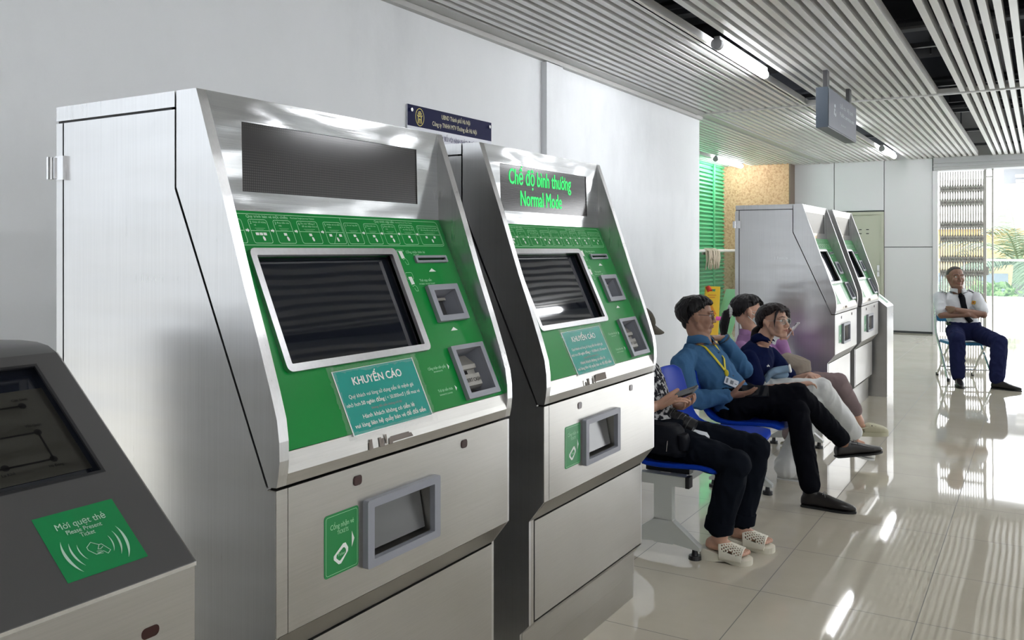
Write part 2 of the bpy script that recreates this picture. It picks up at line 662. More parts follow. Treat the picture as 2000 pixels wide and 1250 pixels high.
# right side: wall with a row of tall window openings
bm = B()
box(bm, -9.1, FAR_X + 0.3, -7.2, -7.0, 0.0, 1.0)
box(bm, -9.1, FAR_X + 0.3, -7.2, -7.0, 2.4, 4.05)
for x in range(-9, 17, 2):
    box(bm, x, x + 1.5, -7.2, -7.0, 1.0, 2.4)
struct('wall_right', bm, M_WALL)
# added unseen wall past the left opening, setting the near machine's reflected brightness
bm = B()
box(bm, -12.0, 9.0, 6.6, 6.8, 0.0, 5.0)
struct('wall_added_outside', bm, mat('added_pale_wall', (0.40, 0.41, 0.42), 0.7))

# green louvred wall behind the white wall's end
bm = B()
box(bm, 9.0, 16.4, 5.16, 5.19, 0, 3.3)
lv = struct('wall_louvre', bm, M_GREENLOUVRE)
bm = B()
for k in range(42):
    z = 0.08 + k * 0.072
    prism(bm, [(5.125, z + 0.012), (5.135, z), (5.16, z + 0.012), (5.16, z + 0.052), (5.135, z + 0.040)], 9.0, 16.28)
mesh_obj('slats', bm, M_GREENLOUVRE, lv)
bm = B()
for x in (10.5, 12.0, 13.5, 14.2, 15.62):
    box(bm, x, x + 0.07, 5.11, 5.14, 0, 3.2)
mesh_obj('mullions', bm, M_GREENLOUVRE, lv)

# ceiling: black slab with ducts, aluminium slats in two runs, cross bar, trims
bm = B()
box(bm, -9, FAR_X + 0.2, -8, WALL_Y + 0.25, 3.95, 4.05)
box(bm, 10.0, FAR_X + 0.2, WALL_Y + 0.25, 5.3, 3.5, 3.6)
ce = struct('ceiling', bm, M_VOID)
PITCH = 0.0855
slats = []
k = 0
y = 3.235
while y > -8:
    gap = any(a < y < b for a, b in ((2.02, 2.19), (0.74, 0.85), (-0.64, -0.46), (-3.29, -3.11)))
    if not gap:
        slats.append(y)
    y -= PITCH
for nm, x0, x1, more in (('slat_run', -9.0, 9.74, False), ('slat_run', 9.80, FAR_X, True)):
    bm = B()
    ys = list(slats)
    if more:
        y = 3.48
        while y < 5.12:
            if not 4.65 < y < 4.83:
                ys.append(y)
            y += PITCH
    for y in ys:
        box(bm, x0, x1, y - 0.023, y + 0.023, CEIL, CEIL + 0.08)
    o = mesh_obj(nm, bm, M_SLAT, ce, bevel=0.006, seg=2, smooth=True)
bm = B()
box(bm, -9.0, FAR_X, 3.29, 3.40, CEIL - 0.005, CEIL + 0.05)
box(bm, -9.0, 10.0, 3.405, WALL_Y, CEIL - 0.04, CEIL + 0.03)
mesh_obj('edge_trim', bm, M_SLATTRIM, ce, bevel=0.004)
bm = B()
box(bm, 9.76, 9.79, -8, 3.45, CEIL - 0.012, CEIL + 0.05)
mesh_obj('cross_bar', bm, M_SLAT, ce)
bm = B()
for y in (2.165, 4.80, -0.48):
    box(bm, -9.0 if y < 3 else 9.8, FAR_X, y - 0.002, y + 0.035, CEIL + 0.0, CEIL + 0.006)
mesh_obj('cover_strip', bm, mat('cream_cover_strip', (0.72, 0.70, 0.65), 0.4), ce)
bm = B()
rr = random.Random(3)
for x in range(-8, 17, 2):
    box(bm, x, x + 0.05, -8, 5.2, CEIL + 0.12, CEIL + 0.16)
for y in (-5.2, -3.6, -2.0, -0.9, 0.35, 1.3):
    tube(bm, [(-9, y, CEIL + 0.5), (FAR_X, y, CEIL + 0.5)], 0.06, 8)
for x in (3.0, 6.8, 8.4, 11.4, 13.5):
    tube(bm, [(x, -8, CEIL + 0.42), (x, 5, CEIL + 0.42)], 0.045, 8)
    box(bm, x + 0.5, x + 0.9, -8, 5, CEIL + 0.55, CEIL + 0.8)
for k in range(60):
    x, y = rr.uniform(2, 16), rr.uniform(-5, 1.2)
    box(bm, x, x + 0.015, y, y + 0.015, CEIL + 0.1, CEIL + 0.9)
mesh_obj('ducts_and_hangers', bm, M_VOIDGREY, ce)

# shutter housing over the exit, gate jamb
bm = B()
box(bm, FAR_X - 0.12, FAR_X + 0.3, -8.0, 1.58, 2.79, 4.05)
for z in (2.84, 2.90):
    box(bm, FAR_X - 0.15, FAR_X - 0.11, -8.0, 1.58, z, z + 0.02)
struct('trim_3', bm, mat('grey_shutter_box', (0.36, 0.365, 0.37), 0.45), bevel=0.004)
bm = B()
box(bm, FAR_X - 0.02, FAR_X + 0.12, 1.525, 1.60, 0, 2.79)
struct('trim_4', bm, M_PANEL, bevel=0.003)

# ---------------------------------------------------------------- tube lamps
def lamp(x0, x1, y, label):
    t = thing('tube_lamp', label, 'lamp', ((x0 + x1) / 2, y, CEIL), group='ceiling tube lamps')
    z = CEIL - 0.01
    bm = B()
    tube(bm, [(x0 + 0.06, y, z - 0.012), (x1 - 0.05, y, z - 0.012), (x1 - 0.015, y, z - 0.012), (x1, y, z - 0.012)], [0.037, 0.037, 0.03, 0.012], 16)
    mesh_obj('tube', bm, M_TUBE, t, smooth=True)
    bm = B()
    tube(bm, [(x0, y, z - 0.01), (x0 + 0.06, y, z - 0.01)], 0.043, 16)
    mesh_obj('end_cap', bm, M_LAMPBODY, t, smooth=True)
    bm = B()
    box(bm, x0 + 0.02, x1 - 0.02, y - 0.022, y + 0.022, z + 0.012, z + 0.05)
    mesh_obj('housing', bm, M_LAMPBODY, t, bevel=0.003)
    return t


lamp(6.42, 7.80, 2.085, 'lit ceiling tube lamp nearest the camera, in the gap left of the hanging sign')
lamp(10.45, 11.8, 2.085, 'lit ceiling tube lamp hidden behind the hanging sign, seen in the floor reflection')
lamp(14.35, 15.7, 2.085, 'small lit ceiling tube lamp above the grey door, right of the hanging sign')
lamp(14.55, 16.1, 4.74, 'lit ceiling tube lamp above the tan wall and green louvres')
lamp(-1.6, -0.2, 2.085, 'lit ceiling tube lamp over the floor before the first ticket machine')
for i, x in enumerate((-1.6, 2.4, 6.42, 10.45, 14.35)):  # second position added in the near row to brighten the left wall and floor
    for y_ in (-0.55, -3.2):  # near row read off a screen reflection; far row added to make up light
        lamp(x, x + 1.4, y_, 'lit ceiling tube lamp in rows out of view at right, some added for light')
#@@PART2

# ---------------------------------------------------------------- ticket machines
WM = 0.935
Y_BACK = 2.135


def arrow(bm, u, v, s, M, z=0.0006, right=True):
    k = 1 if right else -1
    pts = [(-.5, .22), (.05, .22), (.05, .5), (.55, 0), (.05, -.5), (.05, -.22), (-.5, -.22)]
    f = bm.faces.new([bm.verts.new(M @ Vector((u + k * p[0] * s, v + p[1] * s, z))) for p in pts])


def flat(bm, pts, M, z=0.0006):
    bm.faces.new([bm.verts.new(M @ Vector((p[0], p[1], z))) for p in pts])


def rect(bm, u0, u1, v0, v1, M, z=0.0006):
    flat(bm, [(u0, v0), (u1, v0), (u1, v1), (u0, v1)], M, z)


def machine(xl, label, lit_text=None, paper='teal', detail=True):
    t = thing('ticket_machine', label, 'ticket machine', (xl + WM / 2, 1.77, 0), group='stainless steel ticket machines')
    x0, x1 = xl, xl + WM
    # housing behind the plates
    bm = B()
    prism(bm, [(1.50, 0.0), (1.50, 0.90), (1.47, 0.945), (1.70, 1.575), (1.70, 1.79), (Y_BACK, 1.79), (Y_BACK, 0.0)], x0 + 0.006, x1 - 0.006)
    mesh_obj('inner_housing', bm, M_DARKCORE, t)
    # side plates, one each side
    side = [(2.103, 0.0), (1.455, 0.0), (1.452, 0.19), (1.418, 0.225), (1.418, 0.562), (1.364, 0.632), (1.364, 0.936),
            (1.388, 0.936), (1.682, 1.578), (1.682, 1.758), (2.103, 1.758)]
    for a, b in ((x0, x0 + 0.012), (x1 - 0.012, x1)):
        bm = B()
        prism(bm, side, a, b)
        mesh_obj('side_plate', bm, M_SIDE, t, bevel=0.0025)
        bm = B()
        box(bm, a, b, 2.109, Y_BACK, 0, 1.758)
        mesh_obj('rear_post', bm, M_SIDE, t, bevel=0.0025)
    bm = B()
    box(bm, x0, x1, 1.682, Y_BACK, 1.764, 1.80)
    mesh_obj('top_rim', bm, M_SIDE, t, bevel=0.003)
    bm = B()
    box(bm, x0 + 0.01, x1 - 0.01, Y_BACK, Y_BACK + 0.008, 0.02, 1.75)
    mesh_obj('back_plate', bm, M_SIDE, t)
    for z in ((1.615, 1.675), (0.30, 0.36)):
        bm = B()
        box(bm, x0 - 0.010, x0 + 0.004, 2.092, 2.125, *z)
        box(bm, x0 - 0.014, x0 + 0.0, 2.122, 2.155, z[0] + 0.004, z[1] - 0.004)
        cyl(bm, (x0 - 0.014, 2.140, z[0] + 0.002), (0, 0, 1), 0.009, z[1] - z[0] - 0.004, 12)
        mesh_obj('hinge', bm, M_EDGE, t, bevel=0.002)
    # head: two cheeks, display panel, green panel, lower lip
    cheek = [(1.676, 1.80), (1.610, 1.80), (1.525, 1.56), (1.457, 1.361), (1.417, 1.254), (1.378, 1.142), (1.360, 1.085),
             (1.3535, 1.04), (1.3525, 1.0), (1.356, 0.97), (1.361, 0.945), (1.385, 0.943), (1.676, 1.582)]
    for a, b in ((x0, x0 + 0.027), (x1 - 0.027, x1)):
        bm = B()
        prism(bm, cheek, a, b)
        mesh_obj('head_cheek', bm, M_SIDE, t, bevel=0.003)
    A0, B0, C0 = Vector((xl, 1.610, 1.80)), Vector((xl, 1.603, 1.532)), Vector((xl, 1.366, 1.015))
    MD = plane_m(A0, (1, 0, 0), A0 - B0)
    MG = plane_m(B0, (1, 0, 0), B0 - C0)
    MF = plane_m((xl, 1.362, 0), (1, 0, 0), (0, 0, 1))
    bm = B()
    holed(bm, 0.027, WM - 0.027, -0.268, 0.0, [(0.128, 0.802, -0.223, -0.059)], 0.02, MD)
    box(bm, x0 + 0.027, x1 - 0.027, 1.612, 1.682, 1.785, 1.80)
    mesh_obj('display_surround', bm, M_HEAD, t)
    bm = B()
    box(bm, 0.120, 0.810, -0.231, -0.051, -0.018, -0.003, MD)
    dsp = mesh_obj('display', bm, M_LED, t)
    dsp['label'] = 'dark message display'
    if lit_text:
        bm = B()
        text(bm, lit_text[0], 0.078, MD, 0.428, -0.125, 'CENTER', 0.012, -0.002, wid=0.475)
        text(bm, lit_text[1], 0.078, MD, 0.426, -0.200, 'CENTER', 0.012, -0.002, wid=0.315)
        mesh_obj('lit_lettering', bm, M_LEDTEXT, dsp)
    # green panel
    scr = (0.112, 0.612, -0.388, -0.117)
    slot = (0.722, 0.859, -0.137, -0.129)
    card = (0.735, 0.840, -0.312, -0.234)
    cash = (0.734, 0.860, -0.546, -0.418)
    bm = B()
    holed(bm, 0.027, WM - 0.027, -0.569, 0.0, [scr, slot, card, cash], 0.012, MG)
    gp = mesh_obj('instruction_panel', bm, M_GREEN, t)
    bm = B()
    lip0 = (1.366, 1.013)
    prism(bm, [lip0, (1.358, 0.985), (1.3555, 0.97), (1.361, 0.945), (1.45, 0.943), (1.45, 1.03), (1.376, 1.02)], x0 + 0.027, x1 - 0.027)
    mesh_obj('lower_lip', bm, M_FRONT, t, bevel=0.002)
    # printing on the green panel
    bm = B()
    lw = 0.0013
    line(bm, [(0.03, -0.008), (0.878, -0.008), (0.8855, -0.011), (0.888, -0.018), (0.888, -0.080), (0.8855, -0.086), (0.878, -0.089), (0.03, -0.089)], lw, 0.0006, MG)
    line(bm, [(0.4535, -0.008), (0.4535, -0.089)], lw, 0.0006, MG)
    boxes = [(0.048, 0.112), (0.132, 0.190), (0.210, 0.267), (0.289, 0.360), (0.382, 0.449), (0.461, 0.521), (0.541, 0.600), (0.617, 0.675), (0.695, 0.762), (0.780, 0.884)]
    for a, b in boxes:
        line(bm, rrect(a, b, -0.084, -0.0225, 0.006, 3), lw * 0.9, 0.0006, MG, closed=True)
        line(bm, [(a, -0.0515), (b, -0.0515)], lw * 0.9, 0.0006, MG)
    line(bm, [(0.402, -0.083), (0.424, -0.052)], lw * 0.9, 0.0006, MG)
    words = [('1', 'Chọn ga đến', ''), ('2', 'Chọn số lượng', 'vé'), ('3', 'Đưa tiền vào', 'máy'), ('4', 'Ấn nút "đồng ý"', 'để xác nhận mua vé'),
             ('5', 'Nhận vé và tiền', 'thừa'), ('1', 'Ấn nút "nạp tiền"', ''), ('2', 'Đưa thẻ vào', 'máy'), ('3', 'Đưa tiền vào', 'máy'),
             ('4', 'Ấn nút "đồng ý" để', 'xác nhận nạp tiền'), ('5', 'Sau khi nạp xong, ấn nút "in hóa đơn"', 'để in hóa đơn và nhận lại thẻ')]
    if detail:
        text(bm, 'Quy trình bán vé một chiều', 0.0105, MG, 0.130, -0.0175, 'LEFT', wid=0.132)
        text(bm, 'Purchase Single Journey Tickets', 0.0055, MG, 0.272, -0.0165, 'LEFT', wid=0.083)
        text(bm, 'Quy trình nạp tiền', 0.0105, MG, 0.592, -0.0175, 'LEFT', wid=0.087)
        text(bm, 'Recharge Stored Value Tickets', 0.0055, MG, 0.685, -0.0165, 'LEFT', wid=0.078)
        for (a, b), (nn, l1, l2) in zip(boxes, words):
            w_ = b - a
            text(bm, nn, 0.011, MG, a + 0.004, -0.034, 'LEFT')
            text(bm, l1, 0.0058, MG, a + 0.0125, -0.031, 'LEFT', wid=min(w_ - 0.017, 0.0034 * len(l1)))
            if l2:
                text(bm, l2, 0.0058, MG, a + 0.0145, -0.0385, 'LEFT', wid=min(w_ - 0.018, 0.0032 * len(l2)))
            for k, (f0, f1) in enumerate(((0.25, 0.80), (0.3, 0.7))):
                rect(bm, a + w_ * f0, a + w_ * f1, -0.0452 - 0.0035 * k, -0.0447 - 0.0035 * k, MG)
    mesh_obj('printed_steps', bm, M_GREENPRINT, gp)
    bm = B()
    for (a, b), (c_, d) in zip(boxes[:-1], boxes[1:]):
        if abs(b - 0.449) > 0.001:
            arrow(bm, (b + c_) / 2, -0.051, min(0.011, (c_ - b) * 0.8), MG)
    for i, (a, b) in enumerate(boxes):
        m_ = (a + b) / 2
        spots = {1: (m_ - 0.012, m_, m_ + 0.012), 4: (m_ - 0.018, m_ + 0.019), 9: (m_ - 0.02, m_ + 0.02)}.get(i, (m_,))
        for q in spots:
            rect(bm, q - 0.005, q + 0.005, -0.0635, -0.0565, MG)
        flat(bm, [(m_ + 0.002, -0.066), (m_ + 0.006, -0.066), (m_ + 0.009, -0.072), (m_ + 0.008, -0.0775), (m_ + 0.003, -0.0775), (m_ + 0.001, -0.071)], MG)
    for a, b, c_ in (((0.761, -0.1715), (0.796, -0.1715), (0.779, -0.161)), ((0.762, -0.357), (0.797, -0.357), (0.780, -0.3465)),
                     ((0.686, -0.449), (0.6935, -0.457), (0.686, -0.465)), ((0.686, -0.512), (0.6935, -0.520), (0.686, -0.528))):
        flat(bm, [a, b, c_], MG)
    # hand-with-ticket pictograms
    for u0, v0 in ((0.660, -0.105), (0.663, -0.185)):
        flat(bm, [(u0 - 0.008, v0), (u0 + 0.008, v0), (u0 + 0.011, v0 - 0.022), (u0 - 0.004, v0 - 0.024)], MG)
    mesh_obj('printed_symbols', bm, M_WHITEPRINT, gp)
    bm = B()
    line(bm, rrect(0.645, 0.675, -0.106, -0.102, 0.001, 1), 0.001, 0.0006, MG, closed=True)
    line(bm, rrect(0.648, 0.678, -0.192, -0.172, 0.004, 2), 0.001, 0.0006, MG, closed=True)
    for v0 in (-0.132, -0.214):
        line(bm, [(0.657, v0 + 0.006), (0.662, v0 - 0.001), (0.666, v0 + 0.002), (0.672, v0 + 0.004), (0.679, v0 - 0.004), (0.679, v0 - 0.015), (0.670, v0 - 0.015), (0.666, v0 - 0.006)], 0.001, 0.0006, MG)
    if detail:
        text(bm, 'Cổng nhận biên lai', 0.0105, MG, 0.685, -0.112, 'LEFT', wid=0.089)
        text(bm, 'RECEIPT', 0.0058, MG, 0.716, -0.1195, 'LEFT', wid=0.026)
        text(bm, 'Thẻ nạp tiền', 0.0105, MG, 0.701, -0.201, 'LEFT', wid=0.057)
        text(bm, 'STORED VALUE TICKET', 0.0058, MG, 0.694, -0.2105, 'LEFT', wid=0.075)
        text(bm, 'Cổng nhận tiền giấy', 0.0105, MG, 0.596, -0.458, 'LEFT', wid=0.081)
        text(bm, 'BANKNOTE', 0.0055, MG, 0.617, -0.467, 'LEFT', wid=0.040)
        text(bm, 'Trả lại tiền thừa', 0.0105, MG, 0.606, -0.522, 'LEFT', wid=0.067)
        text(bm, 'BANKNOTE CHANGE', 0.0055, MG, 0.608, -0.532, 'LEFT', wid=0.058)
    mesh_obj('printed_captions', bm, M_GREENPRINT, gp)
    # touch screen
    bm = B()
    o_, i_ = rrect(0.098, 0.631, -0.404, -0.101, 0.016, 4), rrect(0.116, 0.608, -0.386, -0.119, 0.003, 4)
    ring_poly(bm, o_, i_, 0.011, MG)
    bz = mesh_obj('screen_bezel', bm, M_BEZEL, t, bevel=0.0025, smooth=True)
    bm = B()
    cavity(bm, 0.112, 0.612, -0.388, -0.117, 0.022, MG)
    mesh_obj('screen_recess', bm, M_BLACK, bz)
    bm = B()
    box(bm, 0.113, 0.611, -0.387, -0.118, -0.024, -0.016, MG)
    mesh_obj('touch_screen', bm, M_SCREEN, t)
    # receipt slot, card reader, banknote slot
    bm = B()
    ring_poly(bm, rrect(0.713, 0.868, -0.144, -0.122, 0.003, 2), rrect(0.722, 0.859, -0.137, -0.129, 0.001, 2), 0.007, MG)
    sl = mesh_obj('receipt_slot', bm, M_GREYFRAME, t, bevel=0.0015)
    bm = B()
    cavity(bm, 0.722, 0.859, -0.137, -0.129, 0.03, MG)
    mesh_obj('slot_recess', bm, M_BLACK, sl)
    bm = B()
    ring_poly(bm, rrect(0.714, 0.861, -0.329, -0.217, 0.003, 2), rrect(0.735, 0.840, -0.312, -0.234, 0.001, 2), 0.013, MG)
    cr = mesh_obj('card_reader', bm, M_GREYFRAME, t, bevel=0.003)
    bm = B()
    cavity(bm, 0.735, 0.840, -0.312, -0.234, 0.06, MG, 0.012)
    mesh_obj('reader_recess', bm, M_GREYFRAME, cr)
    bm = B()
    box(bm, 0.742, 0.815, -0.310, -0.245, -0.055, -0.028, MG)
    mesh_obj('reader_mouth', bm, M_BLACK, cr, bevel=0.006)
    bm = B()
    box(bm, 0.742, 0.822, -0.256, -0.248, -0.045, -0.020, MG)
    box(bm, 0.745, 0.775, -0.277, -0.274, -0.03, -0.0265, MG)
    mesh_obj('reader_guide', bm, M_CASH, cr, bevel=0.001)
    bm = B()
    ring_poly(bm, rrect(0.716, 0.880, -0.562, -0.405, 0.003, 2), rrect(0.734, 0.860, -0.546, -0.418, 0.001, 2), 0.013, MG)
    cs = mesh_obj('banknote_slot', bm, M_GREYFRAME, t, bevel=0.003)
    bm = B()
    cavity(bm, 0.734, 0.860, -0.546, -0.418, 0.06, MG, 0.008)
    mesh_obj('slot_recess', bm, M_GREYFRAME, cs)
    bm = B()
    # acceptor nose: angled upper block with a mouth, flat lower face
    prof = [(-0.428, -0.052), (-0.428, -0.030), (-0.462, -0.006), (-0.474, -0.006), (-0.476, -0.016), (-0.488, -0.016), (-0.490, -0.004), (-0.524, -0.004), (-0.530, -0.014), (-0.534, -0.052)]
    va = [bm.verts.new(MG @ Vector((0.741, v, w))) for v, w in prof]
    vb = [bm.verts.new(MG @ Vector((0.828, v, w))) for v, w in prof]
    bm.faces.new(va)
    bm.faces.new(vb[::-1])
    for k in range(len(prof)):
        j = (k + 1) % len(prof)
        bm.faces.new((va[k], vb[k], vb[j], va[j]))
    ac = mesh_obj('note_acceptor', bm, M_CASH, cs, bevel=0.0015)
    bm = B()
    flat(bm, [(0.748, -0.436), (0.776, -0.436), (0.800, -0.468), (0.752, -0.470)], MG @ Matrix.Translation((0, 0, 0.0)), -0.012)
    bm.free()
    bm = B()
    text(bm, 'INSERT CASH', 0.0155, MG, 0.784, -0.513, 'CENTER', 0.008, -0.0034, wid=0.082)
    rect(bm, 0.752, 0.790, -0.4875, -0.4765, MG, -0.0155)
    mesh_obj('acceptor_lettering', bm, M_BLACKPRINT, cs)
    # taped paper notice
    bm = B()
    nm = M_TEAL if paper == 'teal' else MATS['white_paper_notice']
    n0, n1, n2, n3 = (0.237, -0.4185), (0.546, -0.416), (0.549, -0.5745), (0.241, -0.576)
    poly(bm, [n3, n2, n1, n0], 0.0012, MG @ Matrix.Translation((0, 0, 0.0004)))
    nt = mesh_obj('paper_notice', bm, nm, t)
    nt['label'] = 'teal paper notice under clear tape' if paper == 'teal' else 'pale paper notice'
    if paper == 'teal':
        bm = B()
        z_ = 0.0022
        text(bm, 'KHUYẾN CÁO', 0.0275, MG, 0.388, -0.458, 'CENTER', 0.03, z_, wid=0.186)
        text(bm, 'Quý khách vui lòng sử dụng tiền lẻ mệnh giá', 0.0135, MG, 0.389, -0.489, 'CENTER', 0, z_, wid=0.247)
        text(bm, 'nhỏ hơn', 0.0135, MG, 0.249, -0.509, 'LEFT', 0, z_, wid=0.047)
        text(bm, '50 nghìn đồng', 0.0135, MG, 0.3, -0.509, 'LEFT', 0.02, z_, wid=0.085)
        text(bm, '( < 50.000vnđ ) để mua vé', 0.0135, MG, 0.389, -0.509, 'LEFT', 0, z_, wid=0.139)
        text(bm, 'Hành khách không có tiền lẻ', 0.0145, MG, 0.390, -0.5415, 'CENTER', 0.018, z_, wid=0.198)
        text(bm, 'vui lòng liên hệ quầy bán vé để đổi tiền', 0.0145, MG, 0.391, -0.5605, 'CENTER', 0.018, z_, wid=0.272)
        line(bm, [n0, n3], 0.0035, z_, MG)
        line(bm, [(n1[0] - 0.002, n1[1]), (n2[0] - 0.002, n2[1])], 0.0035, z_, MG)
        line(bm, [n3, n2], 0.002, z_, MG)
        line(bm, [n0, n1], 0.0012, z_, MG)
        mesh_obj('notice_lettering', bm, M_WHITEPRINT, nt)
        bm = B()
        text(bm, 'không đổi tiền không trả lại', 0.008, MG, 0.388, -0.5235, 'CENTER', 0, z_, wid=0.115)
        mesh_obj('notice_faded_line', bm, MATS['faded_red_print'], nt)
    bm = B()
    rr = random.Random(int(xl * 100))
    for a, b, c_, d in ((0.222, 0.245, -0.585, -0.405), (0.541, 0.560, -0.592, -0.398), (0.236, 0.556, -0.588, -0.568), (0.236, 0.556, -0.424, -0.408)):
        n = 14
        for k in range(n):
            f0, f1 = k / n, (k + 1) / n
            j = lambda: rr.uniform(-0.0035, 0.0035)
            if b - a > d - c_:
                q = [(a + (b - a) * f0, c_ + j()), (a + (b - a) * f1, c_ + j()), (a + (b - a) * f1, d + j() * .5), (a + (b - a) * f0, d + j() * .5)]
            else:
                q = [(a + j(), c_ + (d - c_) * f0), (b + j(), c_ + (d - c_) * f0), (b + j(), c_ + (d - c_) * f1), (a + j(), c_ + (d - c_) * f1)]
            bm.faces.new([bm.verts.new(MG @ Vector((p[0], p[1], 0.0025 + rr.uniform(0, 0.0015)))) for p in q])
    mesh_obj('clear_tape', bm, M_TAPE, nt)
    bm = B()
    ML = plane_m((xl, 1.3575, 0), (1, 0, 0), (0, 0.012, 0.028))
    for k in range(9 if detail else 3):
        a = rr.uniform(0.25, 0.36) if k > 1 else 0.36 + 0.01 * k
        w_ = rr.uniform(0.004, 0.016) if k > 1 else 0.085
        v0 = 0.968 if k > 2 else 0.972
        hgt = rr.uniform(0.010, 0.026)
        pts = [(xl + a, 1.3548, v0 + 0.001), (xl + a + w_, 1.3548, v0 + 0.001), (xl + a + w_ * 0.95, 1.3585, v0 + hgt), (xl + a + 0.1 * w_, 1.3585, v0 + hgt)]
        bm.faces.new([bm.verts.new((p[0], p[1] - 0.0008 - 0.0001 * k, p[2])) for p in pts])
    rs = mesh_obj('glue_residue', bm, M_RESIDUE, t)
    # ticket panel with tray
    tray = (0.296, 0.536, 0.712, 0.834)
    bm = B()
    holed(bm, 0.034, WM - 0.012, 0.632, 0.938, [tray], 0.012, MF)
    mesh_obj('ticket_panel', bm, M_FRONT, t)
    bm = B()
    prism(bm, [(1.364, 0.630), (1.420, 0.560), (1.45, 0.560), (1.45, 0.630)], x0 + 0.012, x1 - 0.012)
    box(bm, x0 + 0.001, x0 + 0.0328, 1.3625, 1.40, 0.632, 0.938)
    mesh_obj('panel_edge', bm, M_FRONT, t)
    bm = B()
    ring_poly(bm, rrect(0.272, 0.561, 0.693, 0.853, 0.006, 3), rrect(0.296, 0.536, 0.712, 0.834, 0.002, 3), 0.016, MF)
    tf = mesh_obj('ticket_tray', bm, M_GREYFRAME, t, bevel=0.004, smooth=True)
    bm = B()
    cavity(bm, *tray, 0.05, MF, 0.004)
    mesh_obj('tray_recess', bm, M_FRONT, tf)
    bm = B()
    v = [MF @ Vector(p) for p in ((0.297, 0.722, -0.012), (0.530, 0.722, -0.012), (0.530, 0.816, -0.030), (0.297, 0.816, -0.030))]
    v2 = [p + Vector((0, 0.004, 0)) for p in v]
    a_ = [bm.verts.new(p) for p in v]
    b_ = [bm.verts.new(p) for p in v2]
    bm.faces.new(a_)
    bm.faces.new(b_[::-1])
    for k in range(4):
        bm.faces.new((a_[k], b_[k], b_[(k + 1) % 4], a_[(k + 1) % 4]))
    mesh_obj('tray_flap', bm, M_TRAYGLASS, tf)
    # sensor lenses
    for u0, z0 in ((0.253, 0.905), (0.693, 0.907)):
        bm = B()
        poly(bm, rrect(u0 - 0.0125, u0 + 0.0125, z0 - 0.0095, z0 + 0.0095, 0.007, 4), 0.002, MF)
        ring_poly(bm, rrect(u0 - 0.0145, u0 + 0.0145, z0 - 0.0115, z0 + 0.0115, 0.008, 4), rrect(u0 - 0.0125, u0 + 0.0125, z0 - 0.0095, z0 + 0.0095, 0.007, 4), 0.0015, MF)
        mesh_obj('sensor_lens', bm, M_KEY, t)
    # ticket sticker
    bm = B()
    poly(bm, rrect(0.142, 0.256, 0.708, 0.848, 0.008, 4), 0.0008, MF)
    st = mesh_obj('ticket_sticker', bm, mat('sticker_green', (0.005, 0.22, 0.055), 0.35) if 'sticker_green' not in MATS else MATS['sticker_green'], t)
    bm = B()
    line(bm, rrect(0.147, 0.251, 0.713, 0.843, 0.006, 4), 0.0009, 0.0014, MF, closed=True)
    if detail:
        text(bm, 'Cổng nhận vé', 0.0165, MF, 0.2, 0.8125, 'CENTER', 0, 0.0014, wid=0.078)
        text(bm, 'TICKETS', 0.0125, MF, 0.202, 0.798, 'CENTER', 0, 0.0014, wid=0.037)
        text(bm, 'Ticket', 0.0095, MF, 0.197, 0.7485, 'CENTER', 0, 0.0018, wid=0.026)
    mesh_obj('sticker_lettering', bm, M_GREENPRINT, st)
    bm = B()
    flat(bm, [(0.232, 0.757), (0.241, 0.775), (0.232, 0.794)], MF, 0.0014)
    o8 = [(0.203, 0.773), (0.211, 0.773), (0.2195, 0.760), (0.219, 0.752), (0.196, 0.730), (0.188, 0.730), (0.172, 0.744), (0.172, 0.752)]
    i8 = [(0.203, 0.764), (0.208, 0.763), (0.2125, 0.757), (0.2125, 0.750), (0.194, 0.737), (0.189, 0.738), (0.180, 0.746), (0.181, 0.752)]
    ring_poly(bm, o8, i8, 0.0006, MF @ Matrix.Translation((0, 0, 0.001)))
    mesh_obj('sticker_symbol', bm, M_WHITEPRINT, st)
    # lower service door, kick plate, plinth
    bm = B()
    box(bm, x0 + 0.036, x1 - 0.014, 1.4165, 1.44, 0.232, 0.556)
    mesh_obj('service_door', bm, M_FRONT, t, bevel=0.002)
    bm = B()
    box(bm, x0 + 0.012, x0 + 0.032, 1.4185, 1.45, 0.225, 0.562)
    box(bm, x1 - 0.0118, x1 - 0.004, 1.4185, 1.45, 0.225, 0.562)
    mesh_obj('door_jamb', bm, M_FRONT, t)
    bm = B()
    prism(bm, [(1.450, 0.100), (1.450, 0.190), (1.420, 0.224), (1.47, 0.224), (1.47, 0.100)], x0 + 0.012, x1 - 0.012)
    mesh_obj('kick_plate', bm, M_FRONT, t)
    bm = B()
    box(bm, x0 + 0.012, x1 - 0.012, 1.453, 1.50, 0.0, 0.097)
    mesh_obj('plinth', bm, M_FRONT, t)
    return t


mat('white_paper_notice', (0.70, 0.78, 0.74), 0.3)
mat('faded_red_print', (0.30, 0.16, 0.17), 0.6)
m1 = machine(1.314, 'nearest large steel ticket machine with a blank black display over its touch screen')
m2 = machine(2.462, 'second steel ticket machine from the camera, its display lit with green letters', ('Chế độ bình thường', 'Normal Mode'))
m3 = machine(7.075, 'far steel ticket machine right behind the seated women, nearer of the far pair', paper='white', detail=False)
m4 = machine(8.225, 'farthest steel ticket machine, in front of the grey-green door', paper='white', detail=False)

# ---------------------------------------------------------------- ticket check kiosks
M_KIOSKTOP = mat('dark_grey_satin_steel', (0.12, 0.118, 0.118), 0.36, 0.55)
M_MAP = mat('dim_map_screen', (0.030, 0.029, 0.025), 0.06)
M_KSTICKER = mat('kiosk_sticker_green', (0.006, 0.20, 0.06), 0.35)


